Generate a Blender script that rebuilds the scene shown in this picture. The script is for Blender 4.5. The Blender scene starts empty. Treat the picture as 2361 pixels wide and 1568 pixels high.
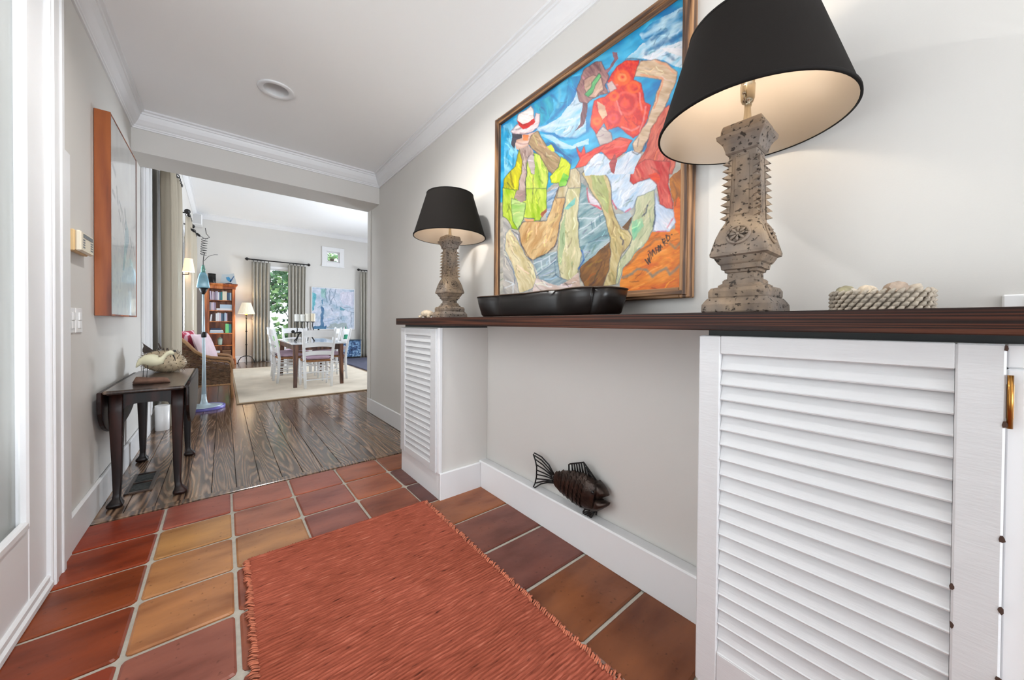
import bpy, math, random
import numpy as np
from mathutils import Vector, Matrix

# ------------------------------------------------------------------ camera, sky, daylight, exposure
IW, IH = 2361, 1568
FPX, YAW, PIT, ROL, CYO, EYE = 811.2442, 0.6877, -0.0100, 0.0077, -29.2177, 1.1
_f = np.array([math.sin(YAW)*math.cos(PIT), math.cos(YAW)*math.cos(PIT), math.sin(PIT)])
_r0 = np.array([math.cos(YAW), -math.sin(YAW), 0.0]); _u0 = np.cross(_r0, _f)
_r = math.cos(ROL)*_r0 + math.sin(ROL)*_u0
_u = math.cos(ROL)*_u0 - math.sin(ROL)*_r0
SC = bpy.context.scene
COL = SC.collection
cam = bpy.data.cameras.new('camera'); cam.sensor_width = 36; cam.lens = FPX/IW*36
cam.shift_y = CYO/IW; cam.clip_start = 0.02; cam.clip_end = 200
co = bpy.data.objects.new('camera', cam); COL.objects.link(co)
m = Matrix.Identity(4)
for i in range(3):
    m[i][0], m[i][1], m[i][2] = _r[i], _u[i], -_f[i]
m[0][3], m[1][3], m[2][3] = 0, 0, EYE
co.matrix_world = m
SC.camera = co

world = bpy.data.worlds.new('sky'); SC.world = world; world.use_nodes = True
bg = world.node_tree.nodes['Background']
bg.inputs[0].default_value = (0.86, 0.93, 1.0, 1); bg.inputs[1].default_value = 1.6
SC.view_settings.view_transform = 'Standard'; SC.view_settings.look = 'None'
SC.view_settings.gamma = 1; SC.view_settings.use_curve_mapping = False
SC.view_settings.exposure = 0.67

def daylight(name, loc, target, sx, sy, power, col=(1, 0.985, 0.96)):
    l = bpy.data.lights.new(name, 'AREA'); l.shape = 'RECTANGLE'; l.size = sx; l.size_y = sy
    l.energy = power; l.color = col
    o = bpy.data.objects.new(name, l); COL.objects.link(o)
    o.location = loc
    o.rotation_euler = (Vector(target)-Vector(loc)).to_track_quat('-Z', 'Z').to_euler()
    return o
SKYC = (0.89, 0.965, 1.05)
daylight('added_entrance_light', (0.42, -4.35, 1.35), (0.42, 0, 4.6), 1.7, 2.3, 140, SKYC)  # added light outside the unseen entrance door, brightens the hall
daylight('daylight_side_door', (-0.80, 1.20, 1.5), (1.4, 1.20, 1.5), 1.8, 2.4, 52, SKYC)
daylight('daylight_dining_a', (-0.82, 6.25, 1.5), (2, 6.25, 2.2), 0.8, 2.2, 90, SKYC)
daylight('daylight_dining_b', (-0.82, 9.3, 1.5), (2, 9.3, 2.2), 1.2, 2.2, 95, SKYC)
daylight('added_dining_side_light', (6.45, 8.2, 1.6), (0, 8.2, 3.4), 5.0, 2.3, 390, SKYC)  # added light at an unseen side window, brightens the dining room

# ------------------------------------------------------------------ helpers
RND = random.Random(7)
def ray(u, v):
    return _f + _r*(u-IW/2)/FPX - _u*(v-IH/2-CYO)/FPX
def on_x(u, v, x):
    d = ray(u, v); t = x/d[0]; return (x, d[1]*t, EYE+d[2]*t)
def on_y(u, v, y):
    d = ray(u, v); t = y/d[1]; return (d[0]*t, y, EYE+d[2]*t)
def project(P):
    d = np.asarray(P, float)-np.array([0, 0, EYE]); z = d@_f
    return IW/2+FPX*(d@_r)/z, IH/2+CYO-FPX*(d@_u)/z

def lin(c):
    c /= 255.0
    return c/12.92 if c <= 0.04045 else ((c+0.055)/1.055)**2.4
def S(r, g, b):
    return (lin(r), lin(g), lin(b), 1)

class MB:
    def __init__(s): s.v = []; s.f = []; s.sm = []
    def add(s, vs, fs, smooth=False):
        n = len(s.v); s.v += [tuple(map(float, p)) for p in vs]
        s.f += [tuple(n+i for i in f) for f in fs]; s.sm += [smooth]*len(fs); return s
    def box(s, x0, y0, z0, x1, y1, z1):
        x0, x1 = min(x0, x1), max(x0, x1); y0, y1 = min(y0, y1), max(y0, y1); z0, z1 = min(z0, z1), max(z0, z1)
        v = [(x0,y0,z0),(x1,y0,z0),(x1,y1,z0),(x0,y1,z0),(x0,y0,z1),(x1,y0,z1),(x1,y1,z1),(x0,y1,z1)]
        return s.add(v, [(0,3,2,1),(4,5,6,7),(0,1,5,4),(1,2,6,5),(2,3,7,6),(3,0,4,7)])
    def bbox(s, x0, y0, z0, x1, y1, z1, b=0.004):
        # chamfered box
        x0, x1 = min(x0, x1), max(x0, x1); y0, y1 = min(y0, y1), max(y0, y1); z0, z1 = min(z0, z1), max(z0, z1)
        b = min(b, (x1-x0)*.45, (y1-y0)*.45, (z1-z0)*.45)
        vs = []; idx = {}
        for i, x in enumerate((x0, x1)):
            for j, y in enumerate((y0, y1)):
                for k, z in enumerate((z0, z1)):
                    sx, sy, sz = (b, -b)[i], (b, -b)[j], (b, -b)[k]
                    for a, p in enumerate(((x, y+sy, z+sz), (x+sx, y, z+sz), (x+sx, y+sy, z))):
                        idx[i, j, k, a] = len(vs); vs.append(p)
        F = []
        I = lambda i, j, k, a: idx[i, j, k, a]
        for i in (0, 1):
            q = [I(i,0,0,0), I(i,1,0,0), I(i,1,1,0), I(i,0,1,0)]; F.append(q if i else q[::-1])
            q = [I(0,i,0,1), I(1,i,0,1), I(1,i,1,1), I(0,i,1,1)]; F.append(q[::-1] if i else q)
            q = [I(0,0,i,2), I(1,0,i,2), I(1,1,i,2), I(0,1,i,2)]; F.append(q if i else q[::-1])
        for j in (0, 1):
            for k in (0, 1):
                q = [I(0,j,k,1), I(1,j,k,1), I(1,j,k,2), I(0,j,k,2)]; F.append(q)
                q = [I(j,0,k,0), I(j,1,k,0), I(j,1,k,2), I(j,0,k,2)]; F.append(q)
                q = [I(j,k,0,0), I(j,k,1,0), I(j,k,1,1), I(j,k,0,1)]; F.append(q)
        for i in (0, 1):
            for j in (0, 1):
                for k in (0, 1): F.append([I(i,j,k,0), I(i,j,k,1), I(i,j,k,2)])
        cx, cy, cz = (x0+x1)/2, (y0+y1)/2, (z0+z1)/2
        G = []
        for q in F:
            p = [Vector(vs[t]) for t in q]; n = (p[1]-p[0]).cross(p[2]-p[0])
            c = sum(p, Vector())/len(p)-Vector((cx, cy, cz))
            G.append(tuple(q) if n.dot(c) > 0 else tuple(q[::-1]))
        return s.add(vs, G)
    def tube(s, pts, r, n=8, closed=False, caps=True, smooth=True):
        P = [Vector(p) for p in pts]; R = r if isinstance(r, (list, tuple)) else [r]*len(P)
        L = len(P); vs = []; fs = []
        T = []
        for i in range(L):
            a = P[(i-1) % L] if closed or i else P[i]; b = P[(i+1) % L] if closed or i < L-1 else P[i]
            d = b-a; T.append(d.normalized() if d.length > 1e-9 else Vector((0, 0, 1)))
        up = Vector((0, 0, 1)) if abs(T[0].z) < .9 else Vector((1, 0, 0))
        N = (up-T[0]*up.dot(T[0])).normalized()
        for i in range(L):
            N = N-T[i]*N.dot(T[i])
            if N.length < 1e-6: N = Vector((1, 0, 0))-T[i]*T[i].x
            N.normalize(); B = T[i].cross(N)
            for k in range(n):
                a = 2*math.pi*k/n; vs.append(P[i]+(N*math.cos(a)+B*math.sin(a))*R[i])
        m_ = L if closed else L-1
        for i in range(m_):
            for k in range(n):
                a = i*n+k; b = i*n+(k+1) % n; j = ((i+1) % L)*n
                fs.append((a, b, j+(k+1) % n, j+k))
        s.add(vs, fs, smooth)
        if caps and not closed:
            k0 = len(s.v)-len(vs)
            s.f += [tuple(k0+i for i in range(n))[::-1], tuple(k0+(L-1)*n+i for i in range(n))]; s.sm += [False, False]
        return s
    def lathe(s, prof, n=24, c=(0, 0, 0), smooth=True, caps=True, sx=1, sy=1):
        vs = []; fs = []
        for r, z in prof:
            for k in range(n):
                a = 2*math.pi*k/n; vs.append((c[0]+r*math.cos(a)*sx, c[1]+r*math.sin(a)*sy, c[2]+z))
        L = len(prof)
        for i in range(L-1):
            for k in range(n):
                fs.append((i*n+k, i*n+(k+1) % n, (i+1)*n+(k+1) % n, (i+1)*n+k))
        s.add(vs, fs, smooth)
        if caps:
            k0 = len(s.v)-len(vs)
            if prof[0][0] > 1e-6: s.f.append(tuple(k0+i for i in range(n))[::-1]); s.sm.append(False)
            if prof[-1][0] > 1e-6: s.f.append(tuple(k0+(L-1)*n+i for i in range(n))); s.sm.append(False)
        return s
    def loft(s, rings, closed_ring=True, caps=True, smooth=True):
        n = len(rings[0]); vs = [p for r in rings for p in r]; fs = []
        for i in range(len(rings)-1):
            for k in range(n if closed_ring else n-1):
                fs.append((i*n+k, i*n+(k+1) % n, (i+1)*n+(k+1) % n, (i+1)*n+k))
        s.add(vs, fs, smooth)
        if caps and closed_ring:
            k0 = len(s.v)-len(vs)
            s.f += [tuple(k0+i for i in range(n))[::-1], tuple(k0+(len(rings)-1)*n+i for i in range(n))]; s.sm += [False, False]
        return s
    def prism(s, poly, axis, a0, a1):
        # poly in the two other axes, extruded along axis from a0 to a1
        def mk(p, a):
            q = list(p); q.insert(axis, a); return tuple(q)
        n = len(poly); vs = [mk(p, a0) for p in poly]+[mk(p, a1) for p in poly]
        fs = [tuple(range(n))[::-1], tuple(range(n, 2*n))]+[(i, (i+1) % n, n+(i+1) % n, n+i) for i in range(n)]
        return s.add(vs, fs)
    def ellipsoid(s, c, r, n=16, m=10):
        prof = [(max(math.sin(math.pi*i/m), 1e-4), -math.cos(math.pi*i/m)) for i in range(m+1)]
        vs = []; fs = []
        for a, z in prof:
            for k in range(n):
                t = 2*math.pi*k/n; vs.append((c[0]+r[0]*a*math.cos(t), c[1]+r[1]*a*math.sin(t), c[2]+r[2]*z))
        for i in range(m):
            for k in range(n): fs.append((i*n+k, i*n+(k+1) % n, (i+1)*n+(k+1) % n, (i+1)*n+k))
        return s.add(vs, fs, True)
    def xf(s, M_):
        s.v = [tuple(M_ @ Vector(p)) for p in s.v]; return s
    def mesh(s, name, off=(0, 0, 0)):
        me = bpy.data.meshes.new(name)
        me.from_pydata([(p[0]-off[0], p[1]-off[1], p[2]-off[2]) for p in s.v], [], s.f)
        me.polygons.foreach_set('use_smooth', s.sm); me.update()
        return me
    def build(s, name, mat, parent=None, world=False, kind=None, bevel=0, color=None, solid=0):
        off = (0, 0, 0)
        if parent is not None and world:
            o_ = Vector(); p = parent
            while p is not None: o_ += p.location; p = p.parent
            off = o_
        o = bpy.data.objects.new(name, s.mesh(name, off)); COL.objects.link(o)
        o.data.materials.append(mat); o.parent = parent
        if kind: o['kind'] = kind
        if color is not None: o.color = color
        if solid:
            q = o.modifiers.new('thickness', 'SOLIDIFY'); q.thickness = solid; q.offset = 0
        if bevel:
            q = o.modifiers.new('edge', 'BEVEL'); q.width = bevel; q.segments = 2; q.limit_method = 'ANGLE'
        return o

def tag(o, label=None, cat=None, group=None, kind=None):
    if label: o['label'] = label
    if cat: o['category'] = cat
    if group: o['group'] = group
    if kind: o['kind'] = kind
    return o
def thing(name, label, cat, loc=(0, 0, 0), rz=0, group=None, kind=None):
    o = bpy.data.objects.new(name, None); COL.objects.link(o); o.empty_display_size = .1
    o.location = loc; o.rotation_euler = (0, 0, rz)
    return tag(o, label, cat, group, kind)
def struct(o, label, cat):
    return tag(o, label, cat, None, 'structure')
def copy_tree(o, parent=None):
    c = o.copy(); COL.objects.link(c); c.parent = parent
    for ch in list(o.children): copy_tree(ch, c)
    return c

# ------------------------------------------------------------------ materials
def nt(name):
    ma = bpy.data.materials.new(name); ma.use_nodes = True
    t = ma.node_tree; return ma, t, t.nodes, t.links, t.nodes['Principled BSDF']
def nd(nodes, typ, **kw):
    n = nodes.new(typ)
    for k, v in kw.items(): setattr(n, k, v)
    return n
def ramp(nodes, stops, interp='LINEAR'):
    r = nodes.new('ShaderNodeValToRGB'); e = r.color_ramp.elements; r.color_ramp.interpolation = interp
    while len(e) < len(stops): e.new(0.5)
    for k, (p, c) in enumerate(stops): e[k].position = p; e[k].color = c
    return r
def M(name, col, rough=.5, metal=0, var=0.0, vs=6, bump=0.0, bs=60, stretch=None, spec=.5, coat=0, emit=None, es=0, sheen=0, trans=0):
    ma, t, N, L, P = nt(name)
    P.inputs['Base Color'].default_value = col; P.inputs['Roughness'].default_value = rough
    P.inputs['Metallic'].default_value = metal; P.inputs['Specular IOR Level'].default_value = spec
    P.inputs['Coat Weight'].default_value = coat; P.inputs['Sheen Weight'].default_value = sheen
    P.inputs['Transmission Weight'].default_value = trans
    if emit: P.inputs['Emission Color'].default_value = emit; P.inputs['Emission Strength'].default_value = es
    if var or bump:
        tc = nd(N, 'ShaderNodeTexCoord'); mp = nd(N, 'ShaderNodeMapping')
        L.new(tc.outputs['Object'], mp.inputs['Vector'])
        if stretch: mp.inputs['Scale'].default_value = stretch
    if var:
        no = nd(N, 'ShaderNodeTexNoise'); no.inputs['Scale'].default_value = vs; no.inputs['Detail'].default_value = 5
        L.new(mp.outputs[0], no.inputs['Vector'])
        a = tuple(max(0, c*(1-var)) for c in col[:3])+(1,); b = tuple(min(1, c*(1+var)) for c in col[:3])+(1,)
        r = ramp(N, [(.3, a), (.7, b)]); L.new(no.outputs['Fac'], r.inputs[0]); L.new(r.outputs[0], P.inputs['Base Color'])
    if bump:
        n2 = nd(N, 'ShaderNodeTexNoise'); n2.inputs['Scale'].default_value = bs; n2.inputs['Detail'].default_value = 4
        L.new(mp.outputs[0], n2.inputs['Vector'])
        bm_ = nd(N, 'ShaderNodeBump'); bm_.inputs['Strength'].default_value = bump; bm_.inputs['Distance'].default_value = .004
        L.new(n2.outputs['Fac'], bm_.inputs['Height']); L.new(bm_.outputs[0], P.inputs['Normal'])
    return ma
def wood(name, dark, mid, light, scale=(30, 30, 2), rough=.4, freq=9, coat=0, bump=.15, SW=.30, spec=.5):
    # contour-line grain along local axis with the smallest scale
    ma, t, N, L, P = nt(name)
    tc = nd(N, 'ShaderNodeTexCoord'); oi = nd(N, 'ShaderNodeObjectInfo')
    mp = nd(N, 'ShaderNodeMapping'); mp.inputs['Scale'].default_value = scale
    mul = nd(N, 'ShaderNodeVectorMath', operation='SCALE'); mul.inputs['Scale'].default_value = 47.0
    comb = nd(N, 'ShaderNodeCombineXYZ')
    for k in range(3): L.new(oi.outputs['Random'], comb.inputs[k])
    L.new(comb.outputs[0], mul.inputs[0])
    ad = nd(N, 'ShaderNodeVectorMath', operation='ADD')
    L.new(tc.outputs['Object'], mp.inputs['Vector']); L.new(mp.outputs[0], ad.inputs[0]); L.new(mul.outputs[0], ad.inputs[1])
    no = nd(N, 'ShaderNodeTexNoise'); no.inputs['Scale'].default_value = .16; no.inputs['Detail'].default_value = 1.2
    no.inputs['Roughness'].default_value = .35
    L.new(ad.outputs[0], no.inputs['Vector'])
    mm = nd(N, 'ShaderNodeMath', operation='MULTIPLY'); mm.inputs[1].default_value = freq*6.283
    L.new(no.outputs['Fac'], mm.inputs[0])
    sn = nd(N, 'ShaderNodeMath', operation='SINE'); L.new(mm.outputs[0], sn.inputs[0])
    fine = nd(N, 'ShaderNodeTexNoise'); fine.inputs['Scale'].default_value = 1.3; fine.inputs['Detail'].default_value = 6
    L.new(ad.outputs[0], fine.inputs['Vector'])
    m2 = nd(N, 'ShaderNodeMath', operation='MULTIPLY_ADD'); m2.inputs[1].default_value = SW; m2.inputs[2].default_value = .0
    L.new(sn.outputs[0], m2.inputs[0])
    m3 = nd(N, 'ShaderNodeMath', operation='ADD'); L.new(m2.outputs[0], m3.inputs[0]); L.new(fine.outputs['Fac'], m3.inputs[1])
    r = ramp(N, [(.22, dark), (.52, mid), (.85, light)]); L.new(m3.outputs[0], r.inputs[0])
    hs = nd(N, 'ShaderNodeHueSaturation')
    v = nd(N, 'ShaderNodeMapRange'); v.inputs['To Min'].default_value = .78; v.inputs['To Max'].default_value = 1.2
    L.new(oi.outputs['Random'], v.inputs['Value']); L.new(v.outputs[0], hs.inputs['Value'])
    L.new(r.outputs[0], hs.inputs['Color']); L.new(hs.outputs[0], P.inputs['Base Color'])
    P.inputs['Roughness'].default_value = rough; P.inputs['Specular IOR Level'].default_value = spec; P.inputs['Coat Weight'].default_value = coat; P.inputs['Coat Roughness'].default_value = .12
    b = nd(N, 'ShaderNodeBump'); b.inputs['Strength'].default_value = bump; b.inputs['Distance'].default_value = .002
    L.new(m3.outputs[0], b.inputs['Height']); L.new(b.outputs[0], P.inputs['Normal'])
    return ma
def glass_mat(name, tint=(1, 1, 1, 1), frost=0.0, frostcol=(.8, .8, .78, 1), fac=.5):
    ma, t, N, L, P = nt(name); N.remove(P); out = N['Material Output']
    tr = nd(N, 'ShaderNodeBsdfTransparent'); tr.inputs[0].default_value = tint
    gl = nd(N, 'ShaderNodeBsdfGlossy'); gl.inputs['Roughness'].default_value = .02
    fr = nd(N, 'ShaderNodeFresnel'); fr.inputs[0].default_value = 1.45
    base = tr
    if frost:
        tl = nd(N, 'ShaderNodeBsdfTranslucent'); tl.inputs[0].default_value = frostcol
        df = nd(N, 'ShaderNodeBsdfDiffuse'); df.inputs[0].default_value = frostcol
        mx0 = nd(N, 'ShaderNodeMixShader'); mx0.inputs[0].default_value = .6; L.new(tl.outputs[0], mx0.inputs[1]); L.new(df.outputs[0], mx0.inputs[2])
        mx1 = nd(N, 'ShaderNodeMixShader'); mx1.inputs[0].default_value = frost; L.new(tr.outputs[0], mx1.inputs[1]); L.new(mx0.outputs[0], mx1.inputs[2])
        base = mx1
    mx = nd(N, 'ShaderNodeMixShader'); L.new(fr.outputs[0], mx.inputs[0]); L.new(base.outputs[0], mx.inputs[1]); L.new(gl.outputs[0], mx.inputs[2])
    L.new(mx.outputs[0], out.inputs[0]); return ma
def vcol_mat(name, rough=.35, bump=.25, bs=90, coat=.2):
    ma, t, N, L, P = nt(name)
    a = nd(N, 'ShaderNodeAttribute'); a.attribute_name = 'paint'
    L.new(a.outputs['Color'], P.inputs['Base Color']); P.inputs['Roughness'].default_value = rough; P.inputs['Coat Weight'].default_value = coat
    tc = nd(N, 'ShaderNodeTexCoord'); n2 = nd(N, 'ShaderNodeTexNoise'); n2.inputs['Scale'].default_value = bs; n2.inputs['Detail'].default_value = 3
    L.new(tc.outputs['Object'], n2.inputs['Vector'])
    b = nd(N, 'ShaderNodeBump'); b.inputs['Strength'].default_value = bump; b.inputs['Distance'].default_value = .002
    L.new(n2.outputs['Fac'], b.inputs['Height']); L.new(b.outputs[0], P.inputs['Normal'])
    return ma

m_wall = M('wall_paint', S(215, 212, 207), .75, var=.012, vs=2, bump=.05, bs=220)
m_ceil = M('ceiling_paint', S(250, 250, 250), .8, var=.01, vs=2)
m_trim = M('white_trim_paint', S(232, 232, 233), .38, var=.012, vs=4)
m_louver = M('louver_paint', S(208, 208, 209), .40, var=.02, vs=14, bump=.12, bs=40, stretch=(3, 1, 6))
m_dark = M('dark_recess', S(60, 62, 62), .6)
m_black = M('black_iron', S(22, 20, 20), .42, .3, bump=.1, bs=120)
m_brass = M('brass', S(170, 120, 60), .3, 1)
m_grout = M('grout', S(178, 172, 160), .85, var=.12, vs=30, bump=.3, bs=180)
m_white_plastic = M('white_plastic', S(240, 240, 240), .25)
# tile: colour per tile (object colour) with kiln blotches
def tile_mat():
    ma, t, N, L, P = nt('saltillo')
    oi = nd(N, 'ShaderNodeObjectInfo'); g = nd(N, 'ShaderNodeNewGeometry')
    mp = nd(N, 'ShaderNodeMapping'); mp.inputs['Scale'].default_value = (2.2, 6, 1); mp.inputs['Rotation'].default_value = (0, 0, .35)
    L.new(g.outputs['Position'], mp.inputs['Vector'])
    no = nd(N, 'ShaderNodeTexNoise'); no.inputs['Scale'].default_value = 1.3; no.inputs['Detail'].default_value = 5
    L.new(mp.outputs[0], no.inputs['Vector'])
    r = ramp(N, [(.3, (.62, .52, .48, 1)), (.5, (1, 1, 1, 1)), (.72, (1.28, 1.3, 1.2, 1))]); L.new(no.outputs['Fac'], r.inputs[0])
    mx = nd(N, 'ShaderNodeMix', data_type='RGBA', blend_type='MULTIPLY'); mx.inputs[0].default_value = 1
    L.new(oi.outputs['Color'], mx.inputs[6]); L.new(r.outputs[0], mx.inputs[7])
    sp = nd(N, 'ShaderNodeTexNoise'); sp.inputs['Scale'].default_value = 55; sp.inputs['Detail'].default_value = 2
    L.new(g.outputs['Position'], sp.inputs['Vector'])
    r2 = ramp(N, [(.24, (.35, .28, .25, 1)), (.33, (1, 1, 1, 1))]); L.new(sp.outputs['Fac'], r2.inputs[0])
    m2 = nd(N, 'ShaderNodeMix', data_type='RGBA', blend_type='MULTIPLY'); m2.inputs[0].default_value = .7
    L.new(mx.outputs[2], m2.inputs[6]); L.new(r2.outputs[0], m2.inputs[7])
    L.new(m2.outputs[2], P.inputs['Base Color'])
    P.inputs['Roughness'].default_value = .30; P.inputs['Specular IOR Level'].default_value = .30
    nb = nd(N, 'ShaderNodeTexNoise'); nb.inputs['Scale'].default_value = 9; nb.inputs['Detail'].default_value = 3; L.new(g.outputs['Position'], nb.inputs['Vector'])
    b = nd(N, 'ShaderNodeBump'); b.inputs['Strength'].default_value = .25; b.inputs['Distance'].default_value = .01
    L.new(nb.outputs['Fac'], b.inputs['Height']); L.new(b.outputs[0], P.inputs['Normal'])
    return ma
m_tile = tile_mat()
m_floor = wood('pine_floor', S(62, 45, 36), S(118, 92, 73), S(158, 128, 104), scale=(44, 3.2, 3.0), rough=.2, freq=20, coat=.35, bump=.08, SW=.22)
m_shelf = wood('walnut_shelf', S(26, 13, 9), S(54, 27, 17), S(80, 43, 26), scale=(60, 2.5, 320), rough=.5, freq=7, bump=.2, spec=.25)
m_mahog = wood('mahogany', S(16, 8, 6), S(32, 15, 11), S(50, 24, 18), scale=(40, 40, 5), rough=.42, freq=4, spec=.3)
m_mtop = wood('mahogany_top', S(48, 36, 30), S(82, 66, 56), S(112, 92, 78), scale=(50, 4, 4), rough=.3, freq=4, coat=.3)
m_frame = wood('rustic_frame', S(64, 42, 28), S(122, 86, 56), S(160, 120, 82), scale=(90, 90, 5), rough=.55, freq=4)
m_frame_h = wood('rustic_frame_rail', S(56, 36, 24), S(112, 78, 50), S(150, 110, 74), scale=(90, 5, 90), rough=.55, freq=4)
m_cedar = wood('cedar_frame', S(100, 42, 12), S(146, 70, 24), S(172, 92, 38), scale=(24, 24, 2.4), rough=.42, freq=7)
m_pine = wood('orange_pine', S(128, 62, 26), S(178, 98, 48), S(206, 128, 70), scale=(24, 24, 3), rough=.4, freq=5)
m_oak = wood('table_walnut', S(62, 36, 24), S(98, 62, 44), S(128, 88, 64), scale=(40, 40, 5), rough=.4, freq=5)

# ------------------------------------------------------------------ building shell
XL, XR, YF, YB, YD0, YD1, XD = -0.57, 1.40, 4.14, -4.2, 4.52, 12.0, 6.2
ZC, ZD, ZH = 2.79, 3.85, 2.47
def wall(name, label, boxes, mat=m_wall):
    b = MB()
    for q in boxes: b.box(*q)
    return struct(b.build(name, mat), label, 'wall')
# hall side walls (with the glazed door opening y 0.15..2.12)
wall('wall_left', 'pale greige wall behind the drop-leaf table and the curtained dining windows', [
    (XL-.16, YB, 0, XL, .1, ZD), (XL-.16, .1, 2.77, XL, 2.14, ZD), (XL-.16, 2.14, 0, XL, 5.75, ZD),
    (XL-.16, 5.75, 2.75, XL, 6.75, ZD), (XL-.16, 6.75, 0, XL, 8.6, ZD), (XL-.16, 8.6, 2.75, XL, 10, ZD), (XL-.16, 10, 0, XL, YD1, ZD)])
wall('wall_right', 'pale greige wall carrying the big framed painting', [(XR, YB, 0, XR+.14, YD0, ZD)])
wall('wall_back', 'entrance wall around the added glazed double door', [
    (XL, YB-.14, 0, XL+.12, YB, ZC), (XR-.12, YB-.14, 0, XR, YB, ZC), (XL+.12, YB-.14, 2.35, XR-.12, YB, ZC)])
wall('wall_header', 'dropped greige header over the wide opening to the dining room', [(XL, YF, ZH, XR, YD0, ZD)])
wall('wall_far', 'far greige dining room wall with the narrow window and square window', [
    (XL, YD1, 0, .98, YD1+.16, ZD), (.98, YD1, 2.60, 1.50, YD1+.16, ZD), (.98, YD1, 0, 1.50, YD1+.16, .35),
    (1.50, YD1, 0, 2.46, YD1+.16, ZD), (2.46, YD1, 0, 2.83, YD1+.16, 2.965), (2.46, YD1, 3.29, 2.83, YD1+.16, ZD), (2.83, YD1, 0, XD, YD1+.16, ZD)])
wall('wall_dining_side', 'dining room side wall with the added wide window', [
    (XD, YD0, 0, XD+.16, YD1, .5), (XD, YD0, 2.75, XD+.16, YD1, ZD), (XD, YD0, .5, XD+.16, 5.7, 2.75), (XD, 10.7, .5, XD+.16, YD1, 2.75)])
wall('wall_dining_near', 'dining room wall returning from the hall opening', [(XR+.14, YD0-.14, 0, XD, YD0, ZD)])
DL = [(.30, 3.09), (.36, 1.80), (.42, -1.9)]  # the unlit fixture, then two added unseen ones that light the hall
cb = MB(); ys = [YB-.14]; hw = .078
for (dx, dy) in sorted(DL, key=lambda q: q[1]):
    cb.box(XL-.16, ys[-1], ZC, XR+.14, dy-hw, ZC+.1); cb.box(XL-.16, dy-hw, ZC, dx-hw, dy+hw, ZC+.1); cb.box(dx+hw, dy-hw, ZC, XR+.14, dy+hw, ZC+.1); ys.append(dy+hw)
cb.box(XL-.16, ys[-1], ZC, XR+.14, YF, ZC+.1)
o = cb.build('ceiling', m_ceil); struct(o, 'flat white hall ceiling with a recessed downlight', 'ceiling')
o = MB().box(XL-.16, YD0-.14, ZD, XD+.16, YD1+.16, ZD+.1).build('ceiling', m_ceil); struct(o, 'higher white ceiling of the dining room', 'ceiling')

# floors
TY0, TP = 2.876, 0.3013
fl = MB().box(XL-.16, YB-.14, -.08, XR+.14, TY0, -.004).build('floor', m_grout)
struct(fl, 'terracotta tiled hall floor with pale grout joints', 'floor')
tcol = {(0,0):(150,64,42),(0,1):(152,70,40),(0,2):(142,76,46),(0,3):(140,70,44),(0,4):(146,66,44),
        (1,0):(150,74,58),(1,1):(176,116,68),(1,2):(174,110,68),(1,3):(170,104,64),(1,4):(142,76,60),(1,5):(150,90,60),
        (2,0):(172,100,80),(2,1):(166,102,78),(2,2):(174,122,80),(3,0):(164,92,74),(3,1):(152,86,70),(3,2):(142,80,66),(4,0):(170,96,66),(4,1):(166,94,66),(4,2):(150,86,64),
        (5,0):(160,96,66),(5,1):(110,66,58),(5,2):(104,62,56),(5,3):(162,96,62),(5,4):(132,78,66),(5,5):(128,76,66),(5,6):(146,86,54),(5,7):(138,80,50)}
xl_ = [XL, -.2565, .0414, .3465, .642, .944, XR]
def tile_mesh(w, d, seed):
    rr = random.Random(seed); b = .007; c = .016
    # rounded-corner slab with soft pillow edge
    ring = []
    for (sx, sy, a0) in ((1,1,0),(-1,1,90),(-1,-1,180),(1,-1,270)):
        for k in range(3):
            a = math.radians(a0+45*k); ring.append((sx*(w/2-c)+c*math.cos(a)+rr.uniform(-.0015, .0015), sy*(d/2-c)+c*math.sin(a)+rr.uniform(-.0015, .0015)))
    n = len(ring); z1 = .004+rr.uniform(-.0012, .0012)
    r0 = [(x, y, -.03) for x, y in ring]; r1 = [(x, y, z1-.004) for x, y in ring]
    r2 = [(x*(1-2*b/w), y*(1-2*b/d), z1) for x, y in ring]
    mb = MB(); mb.loft([r0, r1, r2], smooth=False); return mb.mesh('tile')
for ci in range(6):
    x0, x1 = xl_[ci]+.0065, xl_[ci+1]-.0065
    if ci == 0: x0 = XL
    if ci == 5: x1 = XR
    meshes = [tile_mesh(x1-x0, TP-.016, ci*9+k) for k in range(3)]
    for rj in range(0, 14):
        if rj and 0: pass
        yc = TY0-(rj+.5)*TP
        o = bpy.data.objects.new('tile', meshes[(rj*2+ci) % 3]); COL.objects.link(o); o.parent = fl
        if not o.data.materials: o.data.materials.append(m_tile)
        o.location = ((x0+x1)/2+RND.uniform(-.001, .001), yc+RND.uniform(-.001, .001), 0)
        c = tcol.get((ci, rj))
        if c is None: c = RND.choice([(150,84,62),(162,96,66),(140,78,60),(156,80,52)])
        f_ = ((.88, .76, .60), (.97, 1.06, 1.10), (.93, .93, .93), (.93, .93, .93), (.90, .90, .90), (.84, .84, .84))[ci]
        o.color = S(*[a*b for a, b in zip(c, f_)])

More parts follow.
